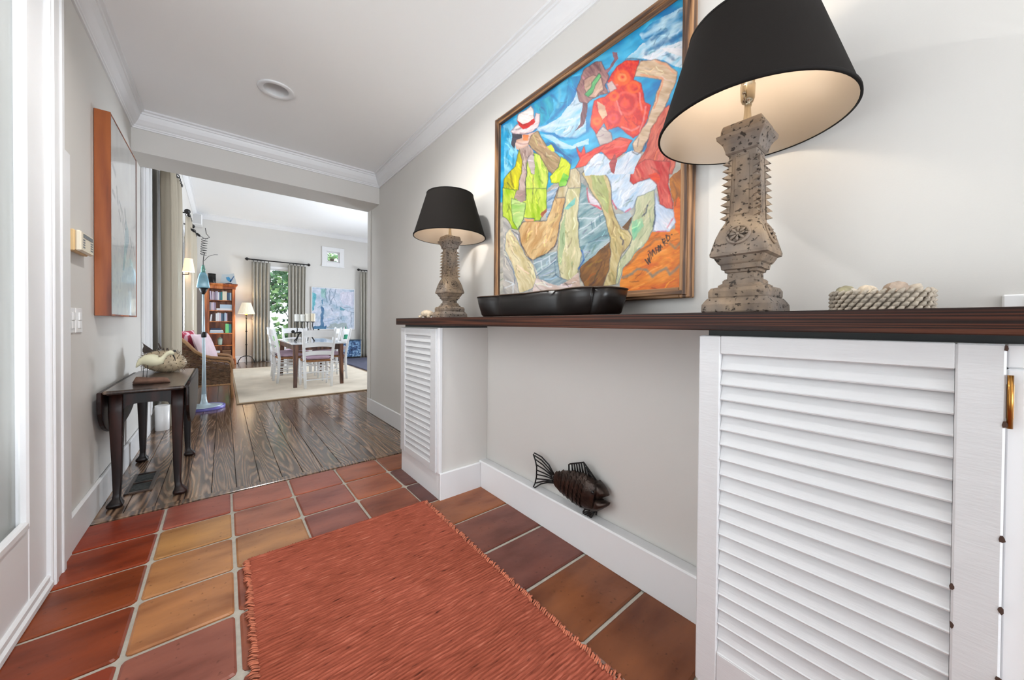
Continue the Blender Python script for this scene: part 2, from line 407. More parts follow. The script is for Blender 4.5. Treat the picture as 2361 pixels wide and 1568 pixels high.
wf = MB().box(XL-.16, TY0, -.08, XD+.16, YD1+.16, -.012).build('floor', M('subfloor', S(40, 30, 26), .8))
struct(wf, 'dark grained wide plank floor running into the dining room', 'floor')
MB().bbox(XL, TY0+.003, -.03, XR, TY0+.062, .006, .003).build('threshold_board', m_floor, wf)
pw = .128
ncol = int((4.2-XL)/pw)
for c in range(ncol):
    x0 = XL+c*pw; x1 = x0+pw
    y = TY0+.064 if x1 <= XR+.1 else YD0
    if x1 > XR and x0 < XR: x1c = x1
    while y < YD1-.01:
        ln = RND.uniform(2.2, 4.6); y1 = min(YD1, y+ln)
        if YD1-y1 < .8: y1 = YD1
        mb = MB().bbox(-pw/2+.0013, 0, -.03, pw/2-.0013, y1-y-.0015, 0, .0018)
        o = mb.build('plank', m_floor, wf); o.location = ((x0+x1)/2, y, 0)
        y = y1
MB().box(XL+ncol*pw, YD0, -.012, XD, YD1, 0).build('plank_field', m_floor, wf, kind='stuff')

# crown moulding, baseboards
def crown_pts(h, d):
    return [(0, 0), (.12*d, 0), (.14*d, .08*h), (.2*d, .1*h), (.22*d, .16*h), (.34*d, .24*h), (.55*d, .44*h), (.66*d, .62*h), (.72*d, .74*h), (.80*d, .76*h), (.82*d, .86*h), (d, .9*h), (d, h), (0, h)]
def crown(name, label, a, b, nrm, z0, h, d, mat=m_trim):
    # runs from a to b (xy), projecting along nrm; mitred at both ends
    a = Vector((*a, 0)); b = Vector((*b, 0)); n = Vector((*nrm, 0)); t = (b-a).normalized()
    prof = crown_pts(h, d)
    r0 = [(a+n*p+t*p+Vector((0, 0, z0+q))) for p, q in prof]; r1 = [(b+n*p-t*p+Vector((0, 0, z0+q))) for p, q in prof]
    o = MB().loft([r0, r1], smooth=False).build(name, mat); return struct(o, label, 'crown moulding')
crown('trim_1', 'white crown moulding above the big painting wall', (XR, YB), (XR, YF), (-1, 0), 2.655, .135, .085)
crown('trim_2', 'white crown moulding above the drop-leaf table wall', (XL, YB), (XL, YF), (1, 0), 2.655, .135, .085)
crown('trim_3', 'white crown moulding along the top of the header', (XL, YF), (XR, YF), (0, -1), 2.655, .135, .085)
crown('trim_4', 'white crown moulding on the far dining room wall', (XL, YD1), (XD, YD1), (0, -1), 3.72, .13, .09)
crown('trim_5', 'white crown moulding over the curtained dining windows', (XL, YD0), (XL, YD1), (1, 0), 3.72, .13, .09)
def baseboard(name, label, boxes):
    b = MB()
    for (x0, y0, x1, y1, h) in boxes: b.bbox(x0, y0, 0, x1, y1, h, .006)
    return struct(b.build(name, m_trim), label, 'baseboard')
baseboard('baseboard_left', 'tall white baseboard behind the drop-leaf table', [(XL, 2.50, XL+.02, YD1, .172)])
baseboard('baseboard_right', 'white baseboard between the louvered cabinet and the opening', [(XR-.016, 2.56, XR, YD0, .172)])
baseboard('baseboard_niche', 'thick white ledge baseboard under the metal wall fish', [(1.335, .35, XR, 1.99, .178)])
baseboard('baseboard_far', 'white baseboard along the far dining wall', [(XL+.02, YD1-.02, XD, YD1, .172)])
# casing at the end of the right wall and the side-light casing
o = MB().bbox(XR-.012, YD0-.10, 0, XR, YD0+.012, ZH, .004).bbox(XR, YD0, 0, XR+.14, YD0+.012, ZH, .004).build('trim_6', m_wall); struct(o, 'narrow casing strip at the end of the painting wall', 'casing')
b = MB(); b.bbox(XL, 4.56, 0, XL+.022, 4.95, 2.62, .004); b.bbox(XL, 4.60, .18, XL+.032, 4.66, 2.60, .004); b.bbox(XL, 4.86, .18, XL+.032, 4.95, 2.60, .004)
o = b.build('trim_7', m_trim); struct(o, 'white window casing between the cedar framed picture and the near curtain', 'casing')
o = MB().bbox(XL, 2.30, 0, XL+.03, 2.44, 2.79, .004).bbox(XL, 2.315, 0, XL+.036, 2.345, 2.79, .003).bbox(XL, 2.405, 0, XL+.036, 2.44, 2.79, .003).build('trim_8', m_trim); struct(o, 'white casing board beside the glazed side door', 'casing')
o = MB().bbox(XL, 2.445, 0, XL+.022, 2.575, 1.87, .003).build('trim_9', m_trim); struct(o, 'short white trim board beside the switch plates', 'casing')
o = MB().bbox(XL, YB, 0, XL+.032, 2.31, .035, .008).bbox(XL, YB, .03, XL+.024, 2.31, .06, .006).build('trim_10', m_trim); struct(o, 'white base moulding under the glazed side door', 'base moulding')

# glazed side door
m_pane = glass_mat('frosted_pane', frost=.5, frostcol=S(198, 196, 187))
m_clear = glass_mat('clear_pane')
d1 = thing('door_1', 'white side door with a large frosted pane', 'door', (XL, 1.1, 0), kind='structure')
b = MB(); b.bbox(-.04, 2.135-1.1, .02, .014, 2.30-1.1, 2.77, .003); b.bbox(-.04, .1-1.1, .02, .014, .27-1.1, 2.77, .003)
b.bbox(-.04, .27-1.1, .02, .012, 2.135-1.1, .335, .003); b.bbox(-.04, .27-1.1, 2.68, .012, 2.135-1.1, 2.77, .003); b.build('door_frame', m_trim, d1)
bd = MB()
for q in ((-.005, 2.112-1.1, .335, .020, 2.142-1.1, 2.69), (-.005, .265-1.1, .335, .020, .295-1.1, 2.69), (-.005, .29-1.1, .33, .020, 2.115-1.1, .362), (-.005, .29-1.1, 2.66, .020, 2.115-1.1, 2.69)): bd.bbox(*q, .006)
bd.build('glazing_bead', m_trim, d1)
MB().box(-.022, .27-1.1, .335, -.016, 2.135-1.1, 2.68).build('pane', m_pane, d1)
# unseen double door behind the viewer, added to let light into the hall
d2 = thing('door_2', 'added white glazed double door, unseen, letting light into the hall', 'door', (.415, YB-.05, 0), kind='structure')
for s in (-1, 1):
    b = MB(); x0, x1 = (-.865, -.01) if s < 0 else (.01, .865)
    b.bbox(x0, -.02, 0, x0+.09, .02, 2.35, .003); b.bbox(x1-.09, -.02, 0, x1, .02, 2.35, .003); b.bbox(x0+.09, -.02, 0, x1-.09, .02, .22, .003); b.bbox(x0+.09, -.02, 2.24, x1-.09, .02, 2.35, .003)
    lf = b.build('door_leaf', m_trim, d2); MB().box(x0+.09, -.004, .22, x1-.09, .004, 2.24).build('pane', m_clear, lf)

# dining windows
def window(name, label, c, w, h, axis, mull=0, casing=.07):
    # c = centre on the wall plane; axis 0: window in a wall of constant y, 1: wall of constant x
    t = thing(name, label, 'window', c, 0 if axis == 0 else math.pi/2, kind='structure')
    f = MB(); e = .035
    f.bbox(-w/2, .02, -h/2, -w/2+e, .08, h/2, .003); f.bbox(w/2-e, .02, -h/2, w/2, .08, h/2, .003)
    f.bbox(-w/2+e, .02, -h/2, w/2-e, .08, -h/2+e, .003); f.bbox(-w/2+e, .02, h/2-e, w/2-e, .08, h/2, .003)
    for k in range(mull):
        zz = -h/2+h*(k+1)/(mull+1); f.bbox(-w/2+e, .03, zz-.015, w/2-e, .07, zz+.015, .002)
    f.build('window_frame', m_trim, t)
    MB().box(-w/2+e, .048, -h/2+e, w/2-e, .053, h/2-e).build('pane', m_clear, t)
    g = MB(); k = casing
    g.bbox(-w/2-k, -.022, -h/2-k, -w/2, 0, h/2+k, .003); g.bbox(w/2, -.022, -h/2-k, w/2+k, 0, h/2+k, .003)
    g.bbox(-w/2, -.022, h/2, w/2, 0, h/2+k, .003); g.bbox(-w/2, -.022, -h/2-k, w/2, 0, -h/2, .003)
    g.build('window_casing', m_trim, t)
    MB().bbox(-w/2-k-.015, -.04, -h/2-k-.02, w/2+k+.015, 0, -h/2-k, .003).build('window_sill', m_trim, t)
    return t
window('window_1', 'narrow dining window between two grey curtains with trees outside', (1.24, YD1, 1.475), .52, 2.25, 0)
window('window_2', 'small square window high on the far wall with a potted plant outside', (2.645, YD1, 3.1275), .37, .325, 0, casing=.13)
for i, (y0, y1) in enumerate(((5.75, 6.75), (8.6, 10))):
    window('window_%d' % (3+i), ('tall window behind the near beige curtains' if i == 0 else 'tall window behind the sconce side curtains'), (XL, (y0+y1)/2, 1.375), y1-y0, 2.75, 1)
window('window_5', 'added wide window, unseen, letting light in through the dining side wall', (XD, 8.2, 1.625), 5.0, 2.25, 1).rotation_euler = (0, 0, -math.pi/2)  # out of view, added as the opening for the side light

# recessed downlights; the two lit ones are unseen, added to brighten the hall
m_lens = M('added_lamp_lens', S(225, 225, 225), .3, emit=(1, .97, .92, 1), es=.25)
def downlight(label, x, y, watts):
    t = thing('ceiling_downlight', label, 'ceiling light', (x, y, ZC))
    MB().lathe([(.076, .001), (.112, .001), (.114, -.005), (.108, -.010), (.084, -.008), (.077, -.002)], 40, caps=False).build('trim_ring', m_trim, t)
    MB().lathe([(.077, -.002), (.076, .05), (.072, .097), (.0, .099)], 40, caps=False).build('reflector_can', m_trim, t)
    MB().lathe([(.060, .096), (.03, .094), (.0, .093)], 32, caps=False).build('lens', m_lens if watts else m_trim, t)
    if not watts: return
    L_ = bpy.data.lights.new('added_downlight_glow', 'AREA'); L_.shape = 'DISK'; L_.size = .11; L_.energy = watts; L_.color = (.98, .97, .95)
    lo = bpy.data.objects.new('added_downlight_glow', L_); COL.objects.link(lo); lo.parent = t; lo.location = (0, 0, .022)
for (dx, dy), w, lab in zip(DL, (0, 17, 4), ('white unlit recessed downlight in the hall ceiling', 'added unseen downlight brightening the hall over the rag rug', 'added unseen downlight brightening the entrance end of the hall')): downlight(lab, dx, dy, w)
# ------------------------------------------------------------------ built-in louvered cabinets and shelf
def louver_door(cab, y0, y1, z0, z1, nsl, stile=.055, rail=.048, botrail=.07):
    # door in the plane x = 1.02 .. 1.05 (world), y0 < y1
    b = MB()
    b.bbox(1.02, y0, z0, 1.05, y0+stile, z1, .003); b.bbox(1.02, y1-stile, z0, 1.05, y1, z1, .003)
    b.bbox(1.0205, y0+stile, z1-rail, 1.0495, y1-stile, z1, .002); b.bbox(1.0205, y0+stile, z0, 1.0495, y1-stile, z0+botrail, .002)
    d = b.build('door', m_louver, cab, world=True)
    za, zb = z0+botrail, z1-rail
    p = (zb-za)/nsl; base = None
    for k in range(nsl):
        zc = za+p*(k+.5)
        if base is None:
            # slat tilted: lower edge outward
            mb = MB(); h = p*.56
            prof = [(-.0125, -h), (.006, h-.030), (.0022, h), (-.0108, -h+.005), (-.0135, -h+.003)]
            mb.prism([(a, c) for a, c in prof], 1, y0+stile+.0005, y1-stile-.0005)
            base = mb.mesh('slat'); base.materials.append(m_louver)
        o = bpy.data.objects.new('slat', base); COL.objects.link(o); o.parent = d
        o.location = (1.035-cab.location.x, -cab.location.y, zc-cab.location.z)
        o.rotation_euler = (0, RND.uniform(-.025, .025), 0)
    MB().box(1.046, y0+stile, z0+botrail, 1.049, y1-stile, z1-rail).build('backing_panel', m_dark, d, world=True)
    return d
def cabinet(label, y0, y1, dy0, dy1, dz0, dz1, botrail, plinth_x):
    c = thing('louvered_cabinet', label, 'cabinet', (1.2, (y0+y1)/2, 0))
    b = MB(); b.box(1.052, y0, 0, XR-.001, y1, 1.072); b.build('body', m_wall, c, world=True)
    MB().box(1.056, y0+.005, 1.072, XR-.001, y1-.005, 1.0868).build('spacer_strip', m_dark, c, world=True)
    return c
cl = cabinet('narrow white louvered cabinet under the lamp by the dining opening', 1.965, 2.55, 1.963, 2.535, .165, 1.066, .05, 1.03)
MB().bbox(1.035, 1.957, 0, 1.052, 2.555, .168, .003).build('plinth', m_trim, cl, world=True)
MB().bbox(1.035, 1.945, 0, 1.335, 1.965, .168, .003).build('side_baseboard', m_trim, cl, world=True)
MB().bbox(1.030, 1.957, .165, 1.052, 1.985, 1.072, .002).build('face_stile', m_trim, cl, world=True)
louver_door(cl, 1.985, 2.54, .165, 1.066, 20, stile=.075, botrail=.045)
cr = cabinet('wide white louvered cabinet with chipped paint near the large lamp', -.55, .418, -.07, .424, .11, 1.072, .11, 1.03)
MB().bbox(1.035, -.55, 0, 1.052, .424, .115, .003).build('plinth', m_trim, cr, world=True)
b = MB(); b.bbox(1.036, -.55, .11, 1.052, -.0725, 1.03, .003); b.bbox(1.040, -.55, 1.03, 1.052, -.0725, 1.072, .003); b.build('face_frame', m_trim, cr, world=True)
dr = louver_door(cr, -.072, .424, .115, 1.072, 20, stile=.054, botrail=.108)
# paint chips along the hinge stile and slat ends
ch = MB(); rr = random.Random(3)
for (y, z) in [(-.0715, 1.066), (-.0715, .935), (-.071, .74), (-.071, .62), (-.0705, .50), (-.071, .485), (-.0705, .40), (-.019, .40), (-.019, .63), (-.0195, .56)]:
    n = 7; pts = [(y+.0045*math.cos(2*math.pi*k/n)*rr.uniform(.3, 1), z+.007*math.sin(2*math.pi*k/n)*rr.uniform(.5, 1.2)) for k in range(n)]
    ch.prism(pts, 0, 1.0193, 1.0203)
ch.build('paint_chips', M('bare_wood', S(70, 48, 38), .8), dr, world=True, kind='stuff')
hg = MB(); hg.bbox(1.024, -.080, .945, 1.030, -.0725, 1.005, .001); hg.tube([(1.022, -.076, .93), (1.022, -.076, 1.02)], .0035, 8)
hg.build('hinge', m_brass, cr, world=True)
sh = MB().bbox(1.0, -.75, 1.087, XR-.0005, 2.585, 1.1345, .002).build('console_shelf', m_shelf)
tag(sh, 'long dark walnut shelf spanning both white louvered cabinets', 'shelf')
# switch plate above the shelf
t = thing('switch_plate', 'white switch plate low on the wall above the walnut shelf', 'switch', (XR, -.14, 1.14))
MB().bbox(-.008, -.05, 0, 0, .05, .036, .003).build('plate', m_white_plastic, t); MB().bbox(-.012, -.018, .004, -.007, .018, .03, .002).build('rocker', m_white_plastic, t)

# ------------------------------------------------------------------ carved table lamps
def stone_mat():
    ma, t, N, L, P = nt('distressed_stone')
    tc = nd(N, 'ShaderNodeTexCoord'); oi = nd(N, 'ShaderNodeObjectInfo')
    n1 = nd(N, 'ShaderNodeTexNoise'); n1.inputs['Scale'].default_value = 14; n1.inputs['Detail'].default_value = 6
    mp = nd(N, 'ShaderNodeMapping'); mp.inputs['Scale'].default_value = (1, 1, .6); L.new(tc.outputs['Object'], mp.inputs['Vector'])
    L.new(mp.outputs[0], n1.inputs['Vector'])
    r1 = ramp(N, [(.30, S(92, 79, 68)), (.48, S(134, 114, 94)), (.70, S(166, 142, 114))]); L.new(n1.outputs['Fac'], r1.inputs[0])
    v = nd(N, 'ShaderNodeTexNoise'); v.inputs['Scale'].default_value = 95; v.inputs['Detail'].default_value = 3
    mp2 = nd(N, 'ShaderNodeMapping'); mp2.inputs['Scale'].default_value = (.8, .8, 1.0); L.new(tc.outputs['Object'], mp2.inputs['Vector']); L.new(mp2.outputs[0], v.inputs['Vector'])
    r2 = ramp(N, [(.34, (.12, .10, .08, 1)), (.41, (1, 1, 1, 1))]); L.new(v.outputs['Fac'], r2.inputs[0])
    n3 = nd(N, 'ShaderNodeTexNoise'); n3.inputs['Scale'].default_value = 5; n3.inputs['Detail'].default_value = 3; L.new(tc.outputs['Object'], n3.inputs['Vector'])
    r3 = ramp(N, [(.42, (0, 0, 0, 1)), (.62, (.7, .7, .7, 1))]); L.new(n3.outputs['Fac'], r3.inputs[0])
    mg = nd(N, 'ShaderNodeMix', data_type='RGBA'); L.new(r3.outputs[0], mg.inputs[0]); L.new(r1.outputs[0], mg.inputs[6]); mg.inputs[7].default_value = S(110, 106, 104)
    mx = nd(N, 'ShaderNodeMix', data_type='RGBA', blend_type='MULTIPLY'); mx.inputs[0].default_value = .9
    L.new(mg.outputs[2], mx.inputs[6]); L.new(r2.outputs[0], mx.inputs[7]); L.new(mx.outputs[2], P.inputs['Base Color'])
    P.inputs['Roughness'].default_value = .8
    b = nd(N, 'ShaderNodeBump'); b.inputs['Strength'].default_value = .8; b.inputs['Distance'].default_value = .004
    L.new(r2.outputs[0], b.inputs['Height']); L.new(b.outputs[0], P.inputs['Normal'])
    return ma
m_stone = stone_mat()
m_shade = M('black_shade', S(24, 20, 17), .9, bump=.1, bs=500, spec=.2)
m_lining = M('shade_lining', S(158, 146, 134), .85)
m_bulb = M('warm_bulb', (1, .9, .75, 1), .4, emit=(1, .88, .72, 1), es=38)
m_steel = M('nickel', S(190, 180, 160), .25, 1)
def sq_ring(w, z, c=.12, n=3):
    # square ring with softened corners, half width w
    r = w*c; pts = []
    for (sx, sy, a0) in ((1, 1, 0), (-1, 1, 90), (-1, -1, 180), (1, -1, 270)):
        for k in range(n):
            a = math.radians(a0+90*k/(n-1)); pts.append((sx*(w-r)+r*math.cos(a), sy*(w-r)+r*math.sin(a), z))
    return pts
WS, ZS = .90, .945
def carve(prof, c=.1):
    return MB().loft([sq_ring(w*WS, z*ZS, c) for w, z in prof], smooth=False)
def make_lamp(label, loc, energy):
    t = thing('table_lamp', label, 'lamp', loc, group='pair of carved table lamps with black shades')
    carve([(.094, 0), (.097, .006), (.096, .026), (.090, .036), (.084, .044), (.080, .046), (.0815, .05), (.0815, .066), (.076, .076), (.062, .079)]).build('base', m_stone, t)
    carve([(.060, .076), (.060, .084), (.053, .089), (.050, .09), (.050, .098), (.045, .103), (.040, .105), (.039, .122), (.045, .124), (.046, .131), (.053, .133), (.055, .146), (.060, .150), (.068, .164), (.070, .170)]).build('neck', m_stone, t)
    bl = carve([(.070, .168), (.079, .172), (.080, .180), (.077, .19), (.068, .225), (.058, .252), (.050, .268), (.046, .275)]).build('bulge', m_stone, t)
    for k in range(4):
        a = k*math.pi/2
        rz = MB(); n = 24
        # medallion ring with eight petals, laid out in the xz plane then tilted onto the face
        rz.tube([(.027*math.cos(2*math.pi*i/n), 0, .027*math.sin(2*math.pi*i/n)) for i in range(n)], .0042, 6, closed=True)
        for q in range(8):
            t_ = 2*math.pi*q/8; rz.tube([(.005*math.cos(t_), -.002, .005*math.sin(t_)), (.015*math.cos(t_), -.004, .015*math.sin(t_)), (.024*math.cos(t_), -.001, .024*math.sin(t_))], [.002, .0042, .002], 6)
        rz.ellipsoid((0, -.003, 0), (.005, .004, .005), 8, 6)
        rz.xf(Matrix.Rotation(a, 4, 'Z') @ Matrix.Translation((0, -.0595, .219)) @ Matrix.Rotation(-.34, 4, 'X'))
        rz.build('rosette', m_stone, bl)
    sf = carve([(.046, .270), (.044, .285), (.042, .35), (.040, .42), (.038, .485)], .06).build('shaft', m_stone, t)
    pn = MB()
    for k in range(4):
        q = MB(); q.add([(-.022, -.044, .292), (.022, -.044, .292), (.019, -.0395, .47), (-.019, -.0395, .47), (-.02, -.0465, .296), (.02, -.0465, .296), (.0175, -.042, .466), (-.0175, -.042, .466)],
                        [(0, 1, 5, 4), (1, 2, 6, 5), (2, 3, 7, 6), (3, 0, 4, 7), (4, 5, 6, 7)])
        q.xf(Matrix.Rotation(k*math.pi/2, 4, 'Z') @ Matrix.Diagonal((WS, WS, ZS, 1))); pn.add(q.v, q.f)
    pn.build('panel_relief', m_stone, sf)
    for k in range(4):
        te = MB()
        for i in range(9):
            z = .292+i*.0205; w = .0445-.0055*i/9; h = .0082
            base = [(w-.012, w+.001, z-h*1.15), (w+.001, w-.012, z-h*1.15), (w+.001, w-.012, z+h*1.15), (w-.012, w+.001, z+h*1.15)]
            tip = (w+.0125, w+.0125, z-.004)
            te.add(base+[tip], [(0, 1, 4), (1, 2, 4), (2, 3, 4), (3, 0, 4)])
        te.xf(Matrix.Rotation(k*math.pi/2, 4, 'Z') @ Matrix.Diagonal((WS, WS, ZS, 1))); te.build('tooth_row', m_stone, sf)
    carve([(.040, .480), (.046, .484), (.047, .492), (.052, .508), (.060, .520), (.066, .526), (.067, .533), (.0675, .536), (.058, .538), (.057, .552), (.054, .562), (.052, .566), (.010, .568)], .05).build('capital', m_stone, t)
    MB().lathe([(.016, .534), (.011, .545), (.008, .585), (.0075, .60), (.014, .604), (.017, .612), (.018, .63), (.0185, .652), (.015, .657), (.017, .660), (.017, .668)], 20).build('socket', m_steel, t)
    hp = MB()
    for s in (-1, 1):
        hp.tube([(s*.008, 0, .60), (s*.026, 0, .604), (s*.030, 0, .622), (s*.031, 0, .64), (s*.040, 0, .68), (s*.042, 0, .73), (s*.030, 0, .78), (s*.012, 0, .805), (0, 0, .81)], .0022, 6)
        hp.lathe([(.0045, .615), (.0055, .622), (.0055, .636), (.0045, .64)], 10, (s*.030, 0, 0))
    hp.build('harp', m_steel, t)
    MB().lathe([(.012, .665), (.014, .675), (.024, .695), (.030, .718), (.028, .738), (.018, .755), (.0, .762)], 20).build('bulb', m_bulb, t)
    r0, z0, r1, z1 = .234, .533, .151, .808
    shd = MB().lathe([(r0, z0), (r1, z1)], 72, caps=False).build('shade', m_shade, t)
    MB().lathe([(r0-.0025, z0), (r1-.0025, z1)], 72, caps=False).build('lining', m_lining, shd)
    m_rb = M('rim_band', S(18, 14, 12), .8, spec=.2)
    MB().lathe([(r0-.004, z0-.002), (r0+.002, z0-.002), (r0+.0015, z0+.006), (r0, z0+.007)], 72, caps=False).build('rim_band', m_rb, shd)
    MB().lathe([(r1, z1-.006), (r1+.002, z1-.005), (r1+.002, z1+.002), (r1-.004, z1+.002)], 72, caps=False).build('rim_band', m_rb, shd)
    sp = MB()
    for k in range(3):
        a = 2*math.pi*k/3+.4; sp.tube([(.01*math.cos(a), .01*math.sin(a), .808), (.15*math.cos(a), .15*math.sin(a), .803)], .0018, 6)
    sp.lathe([(.012, .806), (.012, .812), (.004, .814), (.006, .822), (.0, .830)], 12); sp.build('spider', m_steel, t)
    return t
make_lamp('carved stone lamp with black shade beside the woven shell basket', (1.160, .358, 1.1345), 0)
make_lamp('carved stone lamp with black shade at the shelf end by the opening', (1.158, 2.062, 1.1345), 0)

# lamp cord on the shelf
tag(MB().tube([(1.27, 2.0, 1.138), (1.24, 1.93, 1.138), (1.20, 1.88, 1.141), (1.18, 1.80, 1.138), (1.21, 1.74, 1.139), (1.26, 1.68, 1.150), (1.33, 1.62, 1.145)], .0022, 6).build('lamp_cord', M('clear_cord', S(190, 186, 178), .4)), 'thin pale lamp cord lying on the shelf beside the scalloped tray', 'cord')

# little stone turtle beside the far lamp
m_turtle = M('pale_stone', S(196, 178, 154), .85, var=.25, vs=60, bump=.4, bs=120)
t = thing('stone_turtle', 'small pale stone turtle beside the lamp base', 'figurine', (1.06, 2.19, 1.1345), .5)
MB().ellipsoid((0, 0, .030), (.036, .045, .024), 16, 10).build('shell', m_turtle, t)
MB().ellipsoid((0, -.055, .022), (.014, .018, .013), 10, 8).build('head', m_turtle, t)
for sx in (-1, 1):
    for sy in (-1, 1): MB().ellipsoid((sx*.03, sy*.033, .009), (.016, .012, .009), 8, 6).build('foot', m_turtle, t)

# ------------------------------------------------------------------ scalloped wooden tray
m_tray = M('dark_tray', S(22, 17, 15), .36, var=.4, vs=9, bump=.2, bs=30, stretch=(1, .3, 1))
t = thing('scalloped_tray', 'long dark wooden tray with scalloped sides under the painting', 'tray', (1.175, 1.215, 1.1345))
def tray_ring(hx, hy, z, amp):
    P_ = []; n = 160
    for k in range(n):
        a = 2*math.pi*k/n; c, s_ = math.cos(a), math.sin(a)
        e = .30; x = hx*math.copysign(abs(c)**e, c); y = hy*math.copysign(abs(s_)**e, s_)
        # lobes along the perimeter
        per = math.atan2(y/hy, x/hx)
        lob = abs(math.sin(4*math.pi*(y/hy+1)/2)) if abs(x/hx) > .9 else abs(math.sin(math.pi*(x/hx+1)/2*1.0))
        g = 1+amp*(lob-.7); P_.append((x*(1+(g-1)*1.4), y*(1+(g-1)*.35), z))
    return P_
MB().loft([tray_ring(.095, .385, 0, .06), tray_ring(.105, .405, .014, .12), tray_ring(.118, .422, .07, .18), tray_ring(.122, .430, .106, .20), tray_ring(.114, .422, .106, .20), tray_ring(.108, .41, .06, .18), tray_ring(.095, .385, .02, .08)], smooth=True).build('tray_bowl', m_tray, t)
MB().tube(tray_ring(.1215, .4295, .107, .20), .0026, 6, closed=True).build('rim', M('tray_rim', S(70, 52, 38), .45), t)

# ------------------------------------------------------------------ woven basket with shells
m_rope = M('grey_rope', S(176, 164, 148), .85, var=.28, vs=60, bump=.4, bs=300)
t = thing('rope_basket', 'low woven rope basket filled with seashells on the shelf', 'basket', (1.20, .093, 1.1345), .05)
OV = {}
def oval(hx, hy, k, n):
    if (hx, hy) not in OV:
        P_ = []
        for i in range(721):
            a = 2*math.pi*i/720; e = .7; c, s_ = math.cos(a), math.sin(a); P_.append((hx*math.copysign(abs(c)**e, c), hy*math.copysign(abs(s_)**e, s_)))
        P_ = np.array(P_); L_ = np.concatenate([[0], np.cumsum(np.hypot(*np.diff(P_, axis=0).T))]); OV[hx, hy] = (P_, L_)
    P_, L_ = OV[hx, hy]; q = ((k/n) % 1)*L_[-1]
    return float(np.interp(q, L_, P_[:, 0])), float(np.interp(q, L_, P_[:, 1]))
MB().loft([[(*oval(.055, .078, k, 48), .002) for k in range(48)], [(*oval(.057, .080, k, 48), .042) for k in range(48)], [(*oval(.05, .072, k, 48), .042) for k in range(48)], [(*oval(.05, .072, k, 48), .02) for k in range(48)]]).build('lining', m_rope, t)
knot = None
for rw in range(5):
    row = MB(); n = 34
    for k in range(n):
        x, y = oval(.059, .082, k+.5*(rw % 2), n); x2, y2 = oval(.059, .082, k+.5*(rw % 2)+.9, n)
        z = .006+rw*.0095
        row.tube([(x*.99, y*.99, z-.006), ((x+x2)/2*1.03, (y+y2)/2*1.03, z), (x2*.99, y2*.99, z+.006)], [.0026, .0050, .0026], 6)
    row.build('weave_row', m_rope, t, kind='stuff')
shells = [(-.02, .045, 'cream scallop shell at the wall end', S(210, 198, 180)), (.01, .015, 'large pale shell in the basket centre', S(232, 214, 190)), (-.01, -.02, 'brown striped shell in the rope basket', S(160, 138, 118)), (.0, -.05, 'small tan shell at the basket edge', S(186, 172, 154)), (-.03, .06, 'olive green shell sliver in the rope basket', S(150, 142, 112)), (.02, -.035, 'ivory shell behind the striped one', S(226, 216, 200))]
for i, (x, y, lab, c) in enumerate(shells):
    b = MB(); n = 20; rings = []
    R_ = .017+.004*(i % 3); ang = i*1.1
    for j in range(8):
        q = j/7; rr_ = R_*math.sin(math.pi*min(q*.62+.02, 1)); ring = []
        for k in range(n):
            a = 2*math.pi*k/n; ridge = 1+.07*math.cos(8*a)
            ring.append((rr_*math.cos(a)*ridge*.8, R_*1.9*(q-.5), rr_*math.sin(a)*ridge*.55))
        rings.append(ring)
    b.loft(rings); b.xf(Matrix.Translation((1.20+x, .093+y, 1.1345+.051)) @ Matrix.Rotation(ang, 4, 'Z') @ Matrix.Rotation(.2, 4, 'X'))
    tag(b.build('seashell', M('shell_%d' % i, c, .5, var=.25, vs=70)), lab, 'shell', 'seashells in the rope basket')

# ------------------------------------------------------------------ metal wall fish
FX = 1.355
def fp(cx, cy, x=FX):
    return on_x(1180+cx/6.533, 1000+cy/6.533, x)
t = thing('metal_fish', 'dark hammered metal fish hanging on the niche wall', 'wall art', (XR, 1.15, .30))
top = [(630, 625), (700, 575), (800, 552), (950, 555), (1080, 585), (1180, 635), (1250, 685), (1310, 738), (1345, 775)]
bot = [(630, 745), (690, 800), (760, 880), (860, 970), (980, 1060), (1080, 1112), (1150, 1140), (1210, 1152), (1250, 1155)]
rings = []
for i, (a, c) in enumerate(zip(top, bot)):
    A = Vector(fp(*a)); B = Vector(fp(*c)); mid = (A+B)/2; h = (A-B)/2
    th = [.008, .02, .032, .040, .044, .046, .045, .042, .038][i]
    rings.append([tuple(mid+h*math.cos(2*math.pi*k/16)+Vector((-th*math.sin(2*math.pi*k/16)*.95, 0, 0))) for k in range(16)])
m_fish = M('hammered_metal', S(66, 54, 48), .32, .7, var=.5, vs=22, bump=.5, bs=70)
body = MB().loft(rings).build('body', m_fish, t, world=True)
# jaws: open mouth
jb = MB()
for pts in ([(1290, 712), (1345, 765), (1400, 830), (1435, 880), (1462, 932), (1400, 950), (1322, 986), (1270, 960)], [(1270, 960), (1322, 986), (1400, 1022), (1476, 1045), (1455, 1085), (1400, 1118), (1320, 1152), (1215, 1153)]):
    n = len(pts); ths = [.042, .038, .030, .022, .012, .022, .034, .042] if pts[0][1] < 800 else [.042, .036, .024, .012, .018, .026, .034, .042]
    P_ = [Vector(fp(*q)) for q in pts]; c = sum(P_, Vector())/n
    vs = [p+Vector((-t_*.5, 0, 0)) for p, t_ in zip(P_, ths)]+[p+Vector((t_*.5, 0, 0)) for p, t_ in zip(P_, ths)]+[c+Vector((-.036, 0, 0)), c+Vector((.036, 0, 0))]
    jb.add(vs, [(2*n, i, (i+1) % n) for i in range(n)]+[(2*n+1, n+(i+1) % n, n+i) for i in range(n)]+[(i, n+i, n+(i+1) % n, (i+1) % n) for i in range(n)], True)
jb.build('jaw', m_fish, t, world=True)
sc_ = MB()
